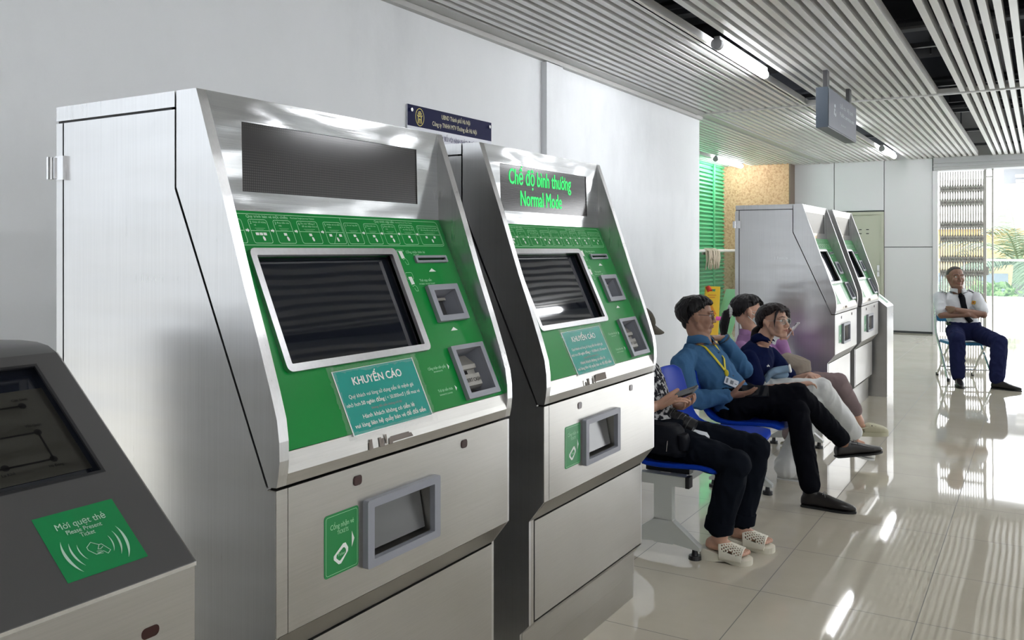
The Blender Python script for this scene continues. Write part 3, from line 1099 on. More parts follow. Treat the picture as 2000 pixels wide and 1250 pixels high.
def kiosk(xr, w, label, detail=True, top=None):
    x0, x1 = xr - w, xr
    t = thing('ticket_check_kiosk', label, 'kiosk', ((x0 + x1) / 2, 1.68, 0), group='ticket check kiosks')
    out = [(2.06, 0), (1.30, 0), (1.30, 0.876), (1.715, 1.221), (1.745, 1.236), (1.79, 1.244), (1.85, 1.2445), (2.0, 1.238), (2.06, 1.228)]
    inner = [(2.06, 0), (1.30, 0), (1.30, 0.845), (1.715, 1.185), (2.06, 1.20)]
    bm = B()
    prism(bm, inner, x0 + 0.006, x1 - 0.006)
    mesh_obj('body', bm, M_FRONT, t, bevel=0.002)
    bm = B()
    box(bm, x0 + 0.002, x1 - 0.002, 1.2985, 1.31, 0.0, 0.877)
    mesh_obj('front_plate', bm, M_FRONT, t, bevel=0.002)
    for a, b in ((x0 + 0.001, x0 + 0.006), (x1 - 0.006, x1 - 0.001)):
        bm = B()
        prism(bm, out, a, b)
        mesh_obj('side_plate', bm, M_SIDE, t, bevel=0.001)
    MK = plane_m((0, 1.30, 0.882), (1, 0, 0), (0, 0.421, 0.349))
    bm = B()
    sx0, sx1 = x0 + 0.055, x1 - 0.053
    holed(bm, x0, x1, 0.0, 0.548, [(sx0, sx1, 0.234, 0.522)], 0.006, MK)
    mesh_obj('slanted_top', bm, top or M_KIOSKTOP, t)
    crown = [(1.7215, 1.2315), (1.75, 1.2435), (1.79, 1.249), (1.85, 1.2495), (2.0, 1.243), (2.062, 1.233)]
    bm = B()
    prism(bm, crown + [(p[0], p[1] - 0.006) for p in crown[::-1]], x0, x1)
    mesh_obj('crown', bm, top or M_KIOSKTOP, t, smooth=True)
    bm = B()
    box(bm, x0, x1, 1.2965, 1.301, 0.876, 0.8825)
    prism(bm, [(1.30, 0.876), (1.30, 0.882), (1.7215, 1.2315), (1.7265, 1.2265)], x1, x1 + 0.0025)
    mesh_obj('edge_trim', bm, M_EDGE, t)
    bm = B()
    cavity(bm, sx0, sx1, 0.234, 0.522, 0.018, MK)
    sc = mesh_obj('screen', bm, M_SCREEN, t)
    bm = B()
    ring_poly(bm, rrect(sx0 - 0.001, sx1 + 0.001, 0.233, 0.523, 0.001, 1), rrect(sx0 + 0.006, sx1 - 0.006, 0.240, 0.516, 0.001, 1), 0.004, MK @ Matrix.Translation((0, 0, -0.004)))
    mesh_obj('screen_gasket', bm, M_BLACK, sc)
    if detail:
        bm = B()
        rect(bm, sx0 + 0.008, sx1 - 0.006, 0.261, 0.473, MK, -0.0172)
        mesh_obj('route_map', bm, M_MAP, sc)
        bm = B()
        z = -0.0166
        for x, v in ((0.945, 0.434), (0.944, 0.366), (0.943, 0.299), (0.856, 0.300), (0.77, 0.299), (0.80, 0.366), (0.82, 0.434)):
            flat(bm, [(x + 0.0072 * math.cos(a * math.pi / 10), v + 0.0072 * math.sin(a * math.pi / 10)) for a in range(20)], MK, z)
        for pts in ([(0.66, 0.434), (0.945, 0.434)], [(0.66, 0.366), (0.944, 0.366)], [(0.944, 0.366), (0.943, 0.299)], [(0.66, 0.299), (0.943, 0.299)], [(0.82, 0.336), (0.856, 0.336)]):
            line(bm, pts, 0.0038, z, MK)
        for s, x, v in (('Cát Linh', 0.946, 0.447), ('Văn Quán', 0.943, 0.381), ('Hà Đông', 0.941, 0.2815), ('La Khê', 0.855, 0.282)):
            text(bm, s, 0.0085, MK, x, v, 'CENTER', 0.01, z, wid=0.0032 * len(s) + 0.004)
        mesh_obj('map_lines', bm, M_BLACKPRINT, sc)
    bm = B()
    xa, xb = xr - 0.221, xr - 0.074
    rect(bm, xa, xb, 0.040, 0.173, MK, 0.0006)
    st = mesh_obj('tap_sticker', bm, M_KSTICKER, t)
    d = xr - 1.059
    bm = B()
    if detail:
        text(bm, 'Mời quẹt thẻ', 0.0185, MK, 0.911 + d, 0.1385, 'CENTER', 0, 0.0012, wid=0.09)
        text(bm, 'Please Present', 0.0125, MK, 0.910 + d, 0.1255, 'CENTER', 0.004, 0.0012, wid=0.064)
        text(bm, 'Ticket', 0.0125, MK, 0.911 + d, 0.1145, 'CENTER', 0.004, 0.0012, wid=0.026)
    cc = [(0.896, 0.092), (0.9065, 0.0995), (0.9175, 0.0905), (0.922, 0.0905), (0.931, 0.0745), (0.924, 0.0695), (0.919, 0.0765), (0.905, 0.074), (0.896, 0.086)]
    line(bm, [(p[0] + d, p[1]) for p in cc], 0.0011, 0.0012, MK, closed=True)
    line(bm, [(0.9175 + d, 0.0905), (0.912 + d, 0.083), (0.916 + d, 0.082), (0.922 + d, 0.085)], 0.0011, 0.0012, MK)
    for q in range(3):
        line(bm, [(0.908 + d, 0.0795 - 0.0028 * q), (0.917 + d, 0.0785 - 0.0028 * q)], 0.0008, 0.0012, MK)
    for sgn in (-1, 1):
        for k, (rad, wd, sp) in enumerate(((0.031, 0.0020, 32), (0.044, 0.0034, 34), (0.057, 0.0050, 36))):
            n = 16
            base = 180 if sgn < 0 else 0
            o_, i_ = [], []
            for q in range(n + 1):
                a = R(base + sgn * -8 + sp * (2 * q / n - 1))
                wq = wd * math.sin(math.pi * q / n)
                o_.append((0.9115 + d + rad * math.cos(a), 0.090 + rad * math.sin(a)))
                i_.append((0.9115 + d + (rad - wq - 0.0002) * math.cos(a), 0.090 + (rad - wq - 0.0002) * math.sin(a)))
            for q in range(n):
                flat(bm, [o_[q], o_[q + 1], i_[q + 1], i_[q]], MK, 0.0012)
    mesh_obj('sticker_print', bm, M_SOFTPRINT, st)
    MF = plane_m((0, 1.30, 0), (1, 0, 0), (0, 0, 1))
    bm = B()
    poly(bm, rrect(0.948 + d, 0.983 + d, 0.781, 0.800, 0.0085, 4), 0.002, MF)
    mesh_obj('sensor_lens', bm, M_KEY, t)
    return t


kiosk(1.059, 0.52, 'dark-topped ticket check kiosk in the near left corner with a map screen')
kiosk(9.70, 0.43, 'slim steel ticket check kiosk standing beyond the farthest ticket machine', False, M_SIDE)

# ---------------------------------------------------------------- rules poster on the wall
t = thing('rules_poster', 'blue and white rules poster screwed to the white wall above the machines', 'poster', (4.93, WALL_Y - 0.01, 1.55))
MP = plane_m((4.43, WALL_Y - 0.008, 2.365), (1, 0, 0), (0, 0, 1))
bm = B()
box(bm, 0, 0.99, -1.45, 0, -0.004, 0.004, MP)
mesh_obj('board', bm, mat('poster_white', (0.70, 0.72, 0.80), 0.35), t)
bm = B()
rect(bm, 0, 0.99, -0.135, 0, MP, 0.0046)
bd = mesh_obj('header_band', bm, mat('poster_navy', (0.008, 0.010, 0.055), 0.6, spec=0.12), t)
bm = B()
M_CREAM = mat('cream_gold_print', (0.62, 0.60, 0.42), 0.5)
text(bm, 'UBND Thành phố Hà Nội', 0.042, MP, 0.54, -0.052, 'CENTER', 0.01, 0.0056, wid=0.34)
text(bm, 'Công ty TNHH MTV Đường sắt Hà Nội', 0.042, MP, 0.53, -0.107, 'CENTER', 0.012, 0.0056, wid=0.53)
mesh_obj('header_lettering', bm, M_CREAM, bd)
bm = B()
cx, cy = 0.128, -0.070
el = [(cx + 0.044 * math.cos(a * math.pi / 16), cy + 0.055 * math.sin(a * math.pi / 16)) for a in range(32)]
line(bm, el, 0.005, 0.0056, MP, closed=True)
for pts in ([(-.026, .012), (-.018, .004), (.018, .004), (.026, .012)], [(-.02, .024), (.02, .024)], [(-.012, .034), (.012, .034)],
            [(-.016, .004), (-.020, -.038)], [(.016, .004), (.020, -.038)], [(-.006, -.012), (-.008, -.040)], [(.006, -.012), (.008, -.040)], [(-.007, -.012), (.007, -.012)], [(-.016, .014), (.016, .014)]):
    line(bm, [(cx + p[0], cy + p[1]) for p in pts], 0.0055, 0.0056, MP)
mesh_obj('emblem', bm, mat('emblem_yellow', (0.75, 0.65, 0.15), 0.5), bd)
bm = B()
text(bm, 'NỘI QUY ĐỐI VỚI HÀNH KHÁCH ĐI TÀU', 0.044, MP, 0.53, -0.197, 'CENTER', 0.012, 0.0056, wid=0.50)
text(bm, 'RULES FOR PASSENGERS', 0.044, MP, 0.54, -0.257, 'CENTER', 0.012, 0.0056, wid=0.32)
text(bm, 'theo nội quy của công ty', 0.030, MP, 0.54, -0.31, 'CENTER', 0, 0.0056, wid=0.32)
mesh_obj('rules_lettering', bm, mat('navy_print', (0.02, 0.02, 0.12), 0.5), t)
for u0 in (0.034, 0.956):
    bm = B()
    cyl(bm, MP @ Vector((u0, -0.034, 0.004)), (0, -1, 0), 0.012, 0.012, 12)
    mesh_obj('screw_cap', bm, M_EDGE, t, smooth=True)

# ---------------------------------------------------------------- hanging sign
t = thing('hanging_sign', 'grey-blue sign box hanging on two black posts from the slatted ceiling', 'sign', (8.5, 1.61, 2.8))
bm = B()
box(bm, 7.83, 9.15, 1.565, 1.665, 2.49, 2.835)
mesh_obj('sign_case', bm, M_SIGNDARK, t, bevel=0.004)
MS = plane_m((7.83, 1.564, 2.49), (1, 0, 0), (0, 0, 1))
bm = B()
box(bm, 0.012, 1.308, 0.012, 0.333, -0.003, 0.003, MS)
fc = mesh_obj('sign_face', bm, M_SIGN, t)
bm = B()
text(bm, 'Lối ra  Vệ sinh', 0.055, MS, 0.82, 0.232, 'CENTER', 0, 0.0045, wid=0.62)
text(bm, 'Public service exit', 0.055, MS, 0.84, 0.158, 'CENTER', 0.008, 0.0045, wid=0.70)
text(bm, 'EXIT', 0.02, MS, 0.66, 0.075, 'CENTER', 0, 0.0045, wid=0.22)
for q in ((0.27, 0.215, 0.030, 0.016), (0.245, 0.150, 0.016, 0.020), (0.30, 0.140, 0.020, 0.016), (0.26, 0.180, 0.020, 0.012)):
    flat(bm, [(q[0] + q[2] * math.cos(a * math.pi / 6), q[1] + q[3] * math.sin(a * math.pi / 6)) for a in range(12)], MS, 0.0045)
mesh_obj('sign_lettering', bm, mat('pale_sign_print', (0.50, 0.54, 0.60), 0.5), fc)
for x in (7.99, 9.03):
    bm = B()
    box(bm, x - 0.045, x + 0.045, 1.595, 1.63, 2.835, 3.08)
    mesh_obj('hanger_post', bm, M_BLACK, t, bevel=0.003)
#@@PART3

# ---------------------------------------------------------------- bench with moulded seats
SEAT_X = [4.14, 4.72, 5.30, 5.88, 6.46]
t = thing('waiting_bench', 'row of blue plastic waiting seats on a pale grey steel beam', 'bench', (5.30, 1.5, 0))
bm = B()
box(bm, 3.93, 6.68, 1.44, 1.52, 0.335, 0.375)
box(bm, 3.93, 6.68, 1.57, 1.64, 0.335, 0.375)
mesh_obj('beam', bm, M_BENCHGREY, t, bevel=0.003)
for x in (3.93, 5.2, 6.6):
    bm = B()
    box(bm, x + 0.001, x + 0.045, 1.42, 1.66, 0.33, 0.378)
    mesh_obj('cross_bracket', bm, M_BENCHGREY, t, bevel=0.003)
    bm = B()
    box(bm, x - 0.002, x + 0.048, 1.405, 1.423, 0.328, 0.38)
    mesh_obj('bracket_cap', bm, M_BLACK, t, bevel=0.002)
    bm = B()
    box(bm, x + 0.003, x + 0.043, 1.49, 1.58, 0.165, 0.335)
    mesh_obj('post', bm, M_BENCHGREY, t, bevel=0.004)
    bm = B()
    box(bm, x + 0.003, x + 0.043, 1.488, 1.582, 0.055, 0.168)
    mesh_obj('post_base', bm, M_BENCHGREY, t, bevel=0.003)
    bm = B()
    prism(bm, [(1.355, 0.044), (1.355, 0.060), (1.489, 0.165), (1.489, 0.060)], x + 0.003, x + 0.043)
    mesh_obj('foot_rail', bm, M_BENCHGREY, t, bevel=0.003)
    bm = B()
    prism(bm, [(1.735, 0.044), (1.735, 0.060), (1.581, 0.165), (1.581, 0.060)], x + 0.003, x + 0.043)
    mesh_obj('foot_rail', bm, M_BENCHGREY, t, bevel=0.003)
    for y in (1.385, 1.71):
        bm = B()
        cyl(bm, (x + 0.023, y, 0.0), (0, 0, 1), 0.03, 0.018, 20, 0.028)
        cyl(bm, (x + 0.023, y, 0.018), (0, 0, 1), 0.016, 0.026, 14, 0.012)
        mesh_obj('levelling_foot', bm, M_BLACK, t, smooth=True)


def seat_shell(cx):
    prof = [(1.285, 0.402), (1.30, 0.421), (1.35, 0.431), (1.45, 0.424), (1.56, 0.417), (1.65, 0.424), (1.72, 0.455), (1.762, 0.52), (1.785, 0.60), (1.803, 0.68), (1.818, 0.75), (1.830, 0.780)]
    n = 14
    bm = B()
    rows = []
    for k, (y, z) in enumerate(prof):
        f = k / (len(prof) - 1)
        hw = 0.240 if k < 6 else 0.206 - 0.03 * max(0, (f - 0.6) / 0.4) ** 2
        if k == 0:
            hw = 0.19
        if k == 1:
            hw = 0.232
        if k >= len(prof) - 2:
            hw -= 0.018 if k == len(prof) - 2 else 0.065
        row = []
        for j in range(n + 1):
            u = 2 * j / n - 1
            dish = 0.022 * (u * u)
            if k < 6:
                row.append(bm.verts.new((cx + hw * u, y, z + dish - 0.012)))
            else:
                row.append(bm.verts.new((cx + hw * u, y - dish * 1.2 + 0.01, z)))
        rows.append(row)
    for a, b in zip(rows[:-1], rows[1:]):
        for j in range(n):
            bm.faces.new((a[j], a[j + 1], b[j + 1], b[j]))
    return bm


for cx in SEAT_X:
    o = mesh_obj('seat', seat_shell(cx), M_BLUESEAT, t, smooth='full')
    sd = o.modifiers.new('thick', 'SOLIDIFY')
    sd.thickness = 0.022
    sd.offset = 0
    bv = o.modifiers.new('round', 'BEVEL')
    bv.width = 0.008
    bv.segments = 3
    bv.angle_limit = R(40)
    ss = o.modifiers.new('sub', 'SUBSURF')
    ss.levels = ss.render_levels = 1
    bm = B()
    for dx in (-0.11, 0.11):
        box(bm, cx + dx - 0.025, cx + dx + 0.025, 1.43, 1.65, 0.375, 0.405)
    mesh_obj('seat_bracket', bm, M_BLACK, t)

# ---------------------------------------------------------------- figure helpers
DG = bpy.context.evaluated_depsgraph_get


def V3(*a):
    return Vector(a if len(a) == 3 else a[0])


def limb(bm, pts, rad, n=14):
    P = [V3(p) for p in pts]
    # round the joints a little: insert interpolated points
    Q, S = [P[0]], [rad[0]]
    for i in range(len(P) - 1):
        for f in (0.25, 0.5, 0.75, 1.0):
            Q.append(P[i].lerp(P[i + 1], f))
            S.append(rad[i] + (rad[i + 1] - rad[i]) * f)
    tube(bm, Q, S, n)
    for p, r in zip(P, rad):
        ellipsoid(bm, p, (r, r, r), None, n, 8)


def loft(bm, secs, n=22, pw=2.0):
    """closed skin through (centre, half-width vector, half-depth vector) sections."""
    rows = []
    for c, a, b in secs:
        c, a, b = V3(c), V3(a), V3(b)
        row = []
        for k in range(n):
            t_ = 2 * math.pi * k / n
            cs, sn = math.cos(t_), math.sin(t_)
            row.append(bm.verts.new(c + a * math.copysign(abs(cs) ** (2 / pw), cs) + b * math.copysign(abs(sn) ** (2 / pw), sn)))
        rows.append(row)
    for r0, r1 in zip(rows[:-1], rows[1:]):
        for k in range(n):
            bm.faces.new((r0[k], r0[(k + 1) % n], r1[(k + 1) % n], r1[k]))
    bm.faces.new(rows[0][::-1])
    bm.faces.new(rows[-1])


def grow(name, bm, material, parent, vox, smooth=5, fold=0.0, ff=9.0, fine=0.0, stretch=(1, 1, 1), soft=None):
    """fuse overlapping closed shapes into one continuous skin."""
    me = bpy.data.meshes.new('raw')
    bmesh.ops.recalc_face_normals(bm, faces=bm.faces[:])
    bm.to_mesh(me)
    bm.free()
    ob = bpy.data.objects.new('raw', me)
    C.objects.link(ob)
    r = ob.modifiers.new('r', 'REMESH')
    r.mode = 'VOXEL'
    r.voxel_size = vox
    s = ob.modifiers.new('s', 'SMOOTH')
    s.factor = 0.5
    s.iterations = smooth
    dg = DG()
    dg.update()
    out = bpy.data.meshes.new_from_object(ob.evaluated_get(dg))
    bpy.data.objects.remove(ob)
    bpy.data.meshes.remove(me)
    if soft is not None:
        import numpy as np
        n_ = len(out.vertices)
        P_ = np.empty(n_ * 3)
        out.vertices.foreach_get('co', P_)
        P_ = P_.reshape(-1, 3)
        E_ = np.empty(len(out.edges) * 2, dtype=np.int64)
        out.edges.foreach_get('vertices', E_)
        E_ = E_.reshape(-1, 2)
        near = np.linalg.norm(P_ - np.array(soft[0]), axis=1) < soft[1]
        deg = np.bincount(E_.ravel(), minlength=n_).astype(float)
        for _ in range(soft[2]):
            acc = np.zeros_like(P_)
            for c_ in range(3):
                acc[:, c_] = np.bincount(E_[:, 0], P_[E_[:, 1], c_], n_) + np.bincount(E_[:, 1], P_[E_[:, 0], c_], n_)
            P_[near] += 0.5 * (acc[near] / deg[near, None] - P_[near])
        out.vertices.foreach_set('co', P_.ravel())
        out.update()
    if fold or fine:
        co = [v.co.copy() for v in out.vertices]
        no = [v.normal.copy() for v in out.vertices]
        for v, p, q in zip(out.vertices, co, no):
            pp = Vector((p.x * stretch[0], p.y * stretch[1], p.z * stretch[2]))
            d = 0.0
            if fold:
                w = noise.noise(pp * ff * 0.4 + Vector((5, 1, 3))) * 0.6
                a = noise.noise(pp * ff + Vector((w, w, -w)) * 2)
                d += fold * (0.55 - 2.2 * abs(a))
            if fine:
                d += fine * noise.noise(pp * 70)
            v.co = p + q * d
    out.name = name
    root = parent
    while root is not None and root.parent is not None:
        root = root.parent
    if root is not None and root.name in INV:
        out.transform(INV[root.name])
    for p in out.polygons:
        p.use_smooth = True
    out.materials.clear()
    out.materials.append(material)
    o = bpy.data.objects.new(name, out)
    C.objects.link(o)
    o.parent = parent
    return o


def frame3(f, u):
    f = V3(f).normalized()
    u = V3(u)
    r = f.cross(u).normalized()
    u = r.cross(f).normalized()
    return Matrix(((r.x, f.x, u.x), (r.y, f.y, u.y), (r.z, f.z, u.z)))


def head_shape(bm, c, M3, neck, s=1.0, female=False, neck_r=0.05):
    c = V3(c)
    L = lambda x, y, z: c + M3 @ Vector((x * s, y * s, z * s))
    E = lambda p, r, m=M3: ellipsoid(bm, L(*p), [q * s for q in r], m, 18, 12)
    w = 0.91 if female else 1.0
    for q in (-1, 1):
        E((q * 0.036 * w, 0.046, -0.056), (0.024, 0.028, 0.028))
    E((0, -0.016, 0.030), (0.076, 0.097, 0.082))
    E((0, 0.004, -0.006), (0.071 * w, 0.080, 0.078))
    E((0, 0.028, -0.040), (0.059 * w, 0.056, 0.066))
    E((0, -0.045, -0.035), (0.056 * w, 0.046, 0.060))
    E((0, 0.062, -0.090), (0.025, 0.024, 0.022))
    limb(bm, [L(-0.058 * w, -0.002, -0.045), L(-0.052 * w, 0.012, -0.072), L(-0.022, 0.056, -0.094), L(0.022, 0.056, -0.094), L(0.052 * w, 0.012, -0.072), L(0.058 * w, -0.002, -0.045)], [q * s * (0.86 if female else 1) for q in (0.016, 0.020, 0.020, 0.020, 0.020, 0.016)], 10)
    for q in (-1, 1):
        E((q * 0.038, 0.060, -0.030), (0.024, 0.024, 0.026))
        E((q * 0.079, -0.004, -0.010), (0.009, 0.017, 0.028))
        E((q * 0.086, -0.014, 0.004), (0.007, 0.017, 0.022))
        E((q * 0.080, 0.000, -0.034), (0.007, 0.009, 0.010))
        E((q * 0.014, 0.090, -0.034), (0.010, 0.012, 0.009))
        limb(bm, [L(q * 0.012, 0.083, 0.022), L(q * 0.048, 0.068, 0.022)], [0.010 * s, 0.008 * s], 8)
    limb(bm, [L(0, 0.080, 0.012), L(0, 0.098, -0.018), L(0, 0.104, -0.031)], [0.009 * s, 0.010 * s, 0.011 * s], 10)
    limb(bm, [L(-0.020, 0.076, -0.056), L(0, 0.087, -0.054), L(0.020, 0.076, -0.056)], [0.007 * s, 0.009 * s, 0.007 * s], 8)
    limb(bm, [L(-0.018, 0.075, -0.066), L(0, 0.085, -0.067), L(0.018, 0.075, -0.066)], [0.007 * s, 0.009 * s, 0.007 * s], 8)
    limb(bm, [L(0, -0.032, -0.030), V3(neck)], [neck_r, neck_r * 1.15], 16)
    return L


def face_parts(root, L, M3, s=1.0, glasses=None, hair_m=None, brow=True):
    for q in (-1, 1):
        bm = B()
        ellipsoid(bm, L(q * 0.030, 0.0725, 0.003), (0.0118 * s, 0.0118 * s, 0.0072 * s), M3, 14, 10)
        e = mesh_obj('eye', bm, MATS['eye_white'], root, smooth='full')
        bm = B()
        ellipsoid(bm, L(q * 0.030, 0.0790, 0.003), (0.0058 * s, 0.0060 * s, 0.0056 * s), M3, 12, 8)
        mesh_obj('iris', bm, MATS['dark_iris'], e, smooth='full')
        if brow:
            bm = B()
            limb(bm, [L(q * 0.014, 0.0935, 0.026), L(q * 0.032, 0.0875, 0.031), L(q * 0.050, 0.0735, 0.026)], [0.0020 * s, 0.0027 * s, 0.0014 * s], 8)
            mesh_obj('eyebrow', bm, hair_m, root, smooth='full')
    bm = B()
    limb(bm, [L(-0.021, 0.0795, -0.059), L(0, 0.0935, -0.0565), L(0.021, 0.0795, -0.059)], [0.0022 * s, 0.0042 * s, 0.0022 * s], 8)
    limb(bm, [L(-0.019, 0.0795, -0.0635), L(0, 0.0915, -0.066), L(0.019, 0.0795, -0.0635)], [0.002 * s, 0.0042 * s, 0.002 * s], 8)
    mesh_obj('lips', bm, MATS['lip_pink'], root, smooth='full')
    if glasses:
        bm = B()
        for q in (-1, 1):
            pts = []
            for k in range(21):
                a = 2 * math.pi * k / 20
                pts.append(L(q * (0.033 + 0.0) + 0.025 * math.cos(a), 0.097 - 0.010 * abs(q * 0.033 + 0.025 * math.cos(a)) / 0.05, -0.001 + 0.020 * math.sin(a)))
            tube(bm, pts, glasses[1], 6)
            tube(bm, [L(q * 0.058, 0.087, 0.006), L(q * 0.075, 0.060, 0.007), L(q * 0.0835, 0.0, 0.008), L(q * 0.083, -0.022, -0.004)], glasses[1], 6)
        tube(bm, [L(-0.009, 0.098, 0.004), L(0, 0.101, 0.007), L(0.009, 0.098, 0.004)], glasses[1], 6)
        g_ = mesh_obj('glasses', bm, glasses[0], root, smooth='full')
        bm = B()
        for q in (-1, 1):
            ellipsoid(bm, L(q * 0.033, 0.0925, -0.001), (0.0235 * s, 0.001, 0.0185 * s), M3, 16, 8)
        mesh_obj('lenses', bm, M_GLASS, g_, smooth='full')


def hair_cap(bm, L, hl, grow_=1.05, seed=1, clumps=60, tuft=0.012, nape=False, c0=(0, -0.016, 0.026), rad=(0.077, 0.098, 0.086)):
    """closed scalp shell down to a hairline plus overlapping locks. hl(azimuth 0=front..pi=back) -> elevation."""
    rr = random.Random(seed)
    S = lambda az, el, k: L(c0[0] + rad[0] * k * math.cos(el) * math.sin(az), c0[1] + rad[1] * k * math.cos(el) * math.cos(az), c0[2] + rad[2] * k * math.sin(el))
    nu, nv = 36, 10
    outer, inner = [], []
    for j in range(nv + 1):
        ro, ri = [], []
        for i in range(nu):
            az = 2 * math.pi * i / nu
            lo = hl(abs((az + math.pi) % (2 * math.pi) - math.pi))
            el = math.pi / 2 - (math.pi / 2 - lo) * (0.02 + 0.98 * j / nv)
            taper = 1.0 if j < nv - 1 else 0.99
            ro.append(bm.verts.new(S(az, el, grow_ * taper)))
            ri.append(bm.verts.new(S(az, el, 0.86)))
        outer.append(ro)
        inner.append(ri)
    for j in range(nv):
        for i in range(nu):
            k = (i + 1) % nu
            bm.faces.new((outer[j][i], outer[j][k], outer[j + 1][k], outer[j + 1][i]))
            bm.faces.new((inner[j + 1][i], inner[j + 1][k], inner[j][k], inner[j][i]))
    for i in range(nu):
        k = (i + 1) % nu
        bm.faces.new((outer[nv][i], outer[nv][k], inner[nv][k], inner[nv][i]))
    bm.faces.new(outer[0][::-1])
    bm.faces.new(inner[0])
    for q in range(clumps):
        az = rr.uniform(-math.pi, math.pi)
        lo = hl(abs(az))
        pts, rs = [], []
        daz = rr.uniform(-0.25, 0.25)
        e0 = rr.uniform(0.5, 1.5)
        le = rr.uniform(-0.02, 0.35)
        for k in range(5):
            f = k / 4
            el = e0 + (lo + le - e0) * f
            pts.append(S(az + daz * f, el, grow_ + rr.uniform(-0.01, 0.03) + (tuft / 0.08) * math.sin(f * 2.6)))
            rs.append(0.0075 - 0.005 * f)
        limb(bm, pts, rs, 7)
    ellipsoid(bm, L(0, -0.062, -0.042), (0.050, 0.034, 0.046), None, 16, 10) if nape else None
    return S


def hand(bm, wrist, fwd, palm, right=True, s=1.0, curls=((25, 30, 20),) * 4, thumb=(0.8, 0.3), spread=0.12):
    w = V3(wrist)
    f = V3(fwd).normalized()
    p = V3(palm)
    p = (p - f * p.dot(f)).normalized()
    T = f.cross(p) * (1 if right else -1)
    lat = (0.030, 0.010, -0.011, -0.031)
    ln_ = (0.072, 0.080, 0.075, 0.059)
    kn = (0.082, 0.086, 0.082, 0.074)
    rad = (0.0088, 0.0090, 0.0086, 0.0076)
    loft(bm, [(w - f * 0.012 * s, T * 0.026 * s, p * 0.019 * s), (w + f * 0.02 * s, T * 0.031 * s, p * 0.018 * s), (w + f * 0.055 * s, T * 0.040 * s, p * 0.016 * s), (w + f * 0.082 * s, T * 0.040 * s, p * 0.012 * s)], 16, 2.6)
    for i in range(4):
        d = (f + T * (lat[i] / 0.03) * spread).normalized()
        ax = d.cross(p).normalized()
        a = w + f * kn[i] * s + T * lat[i] * s
        pts, rs = [a - d * 0.02 * s, a], [rad[i] * s * 1.05, rad[i] * s * 1.08]
        cum = 0.0
        for k, (fr, cu) in enumerate(zip((0.46, 0.30, 0.24), curls[i])):
            cum += R(cu)
            dd = d * math.cos(cum) + p * math.sin(cum)
            a = a + dd * ln_[i] * fr * s
            pts.append(a)
            rs.append(rad[i] * s * (1.0, 0.92, 0.8)[k])
        limb(bm, pts, rs, 10)
    a = w + f * 0.018 * s + T * 0.022 * s + p * 0.006 * s
    d1 = (f * (1 - thumb[0] * 0.5) + T * thumb[0] + p * thumb[1] * 0.6).normalized()
    b = a + d1 * 0.044 * s
    d2 = (f * 0.9 + T * thumb[0] * 0.35 + p * thumb[1]).normalized()
    c_ = b + d2 * 0.034 * s
    d3 = (f * 1.0 + p * (thumb[1] + 0.15)).normalized()
    limb(bm, [a, b, c_, c_ + d3 * 0.026 * s], [0.0135 * s, 0.0115 * s, 0.0098 * s, 0.0078 * s], 10)


def foot(bm, ankle, heel, toe, up=(0, 0, 1), s=1.0, toes=True):
    a, h, t_ = V3(ankle), V3(heel), V3(toe)
    d = (t_ - h).normalized()
    u = V3(up)
    r = d.cross(u).normalized()
    Ln = (t_ - h).length
    if not toes:
        limb(bm, [a, h + d * Ln * 0.22 + u * 0.045, h + d * Ln * 0.5 + u * 0.035], [0.030 * s, 0.026 * s, 0.020 * s])
        return
    P = lambda k, z, x=0: h + d * (Ln * k) + u * z + r * x
    limb(bm, [a, P(0.20, 0.035)], [0.034 * s, 0.030 * s])
    loft(bm, [(P(0.02, 0.030), r * 0.020, u * 0.018), (P(0.10, 0.033), r * 0.030, u * 0.030), (P(0.30, 0.040), r * 0.033, u * 0.034), (P(0.5, 0.035), r * 0.037, u * 0.028), (P(0.72, 0.024), r * 0.043, u * 0.018), (P(0.84, 0.018), r * 0.040, u * 0.012)], 16)
    if toes:
        for k, (x, e, q) in enumerate(((-0.028, 0.99, 0.0125), (-0.009, 0.985, 0.0095), (0.006, 0.96, 0.009), (0.020, 0.93, 0.0085), (0.033, 0.89, 0.008))):
            limb(bm, [P(0.78, 0.018, x), P(e - 0.04, 0.016, x)], [q, q], 9)


SHOE = [(0.0, 0.024, 0.046), (0.04, 0.031, 0.066), (0.16, 0.034, 0.076), (0.34, 0.034, 0.080), (0.48, 0.038, 0.070), (0.62, 0.043, 0.054), (0.76, 0.042, 0.042), (0.88, 0.032, 0.033), (0.96, 0.020, 0.026), (1.0, 0.009, 0.018)]


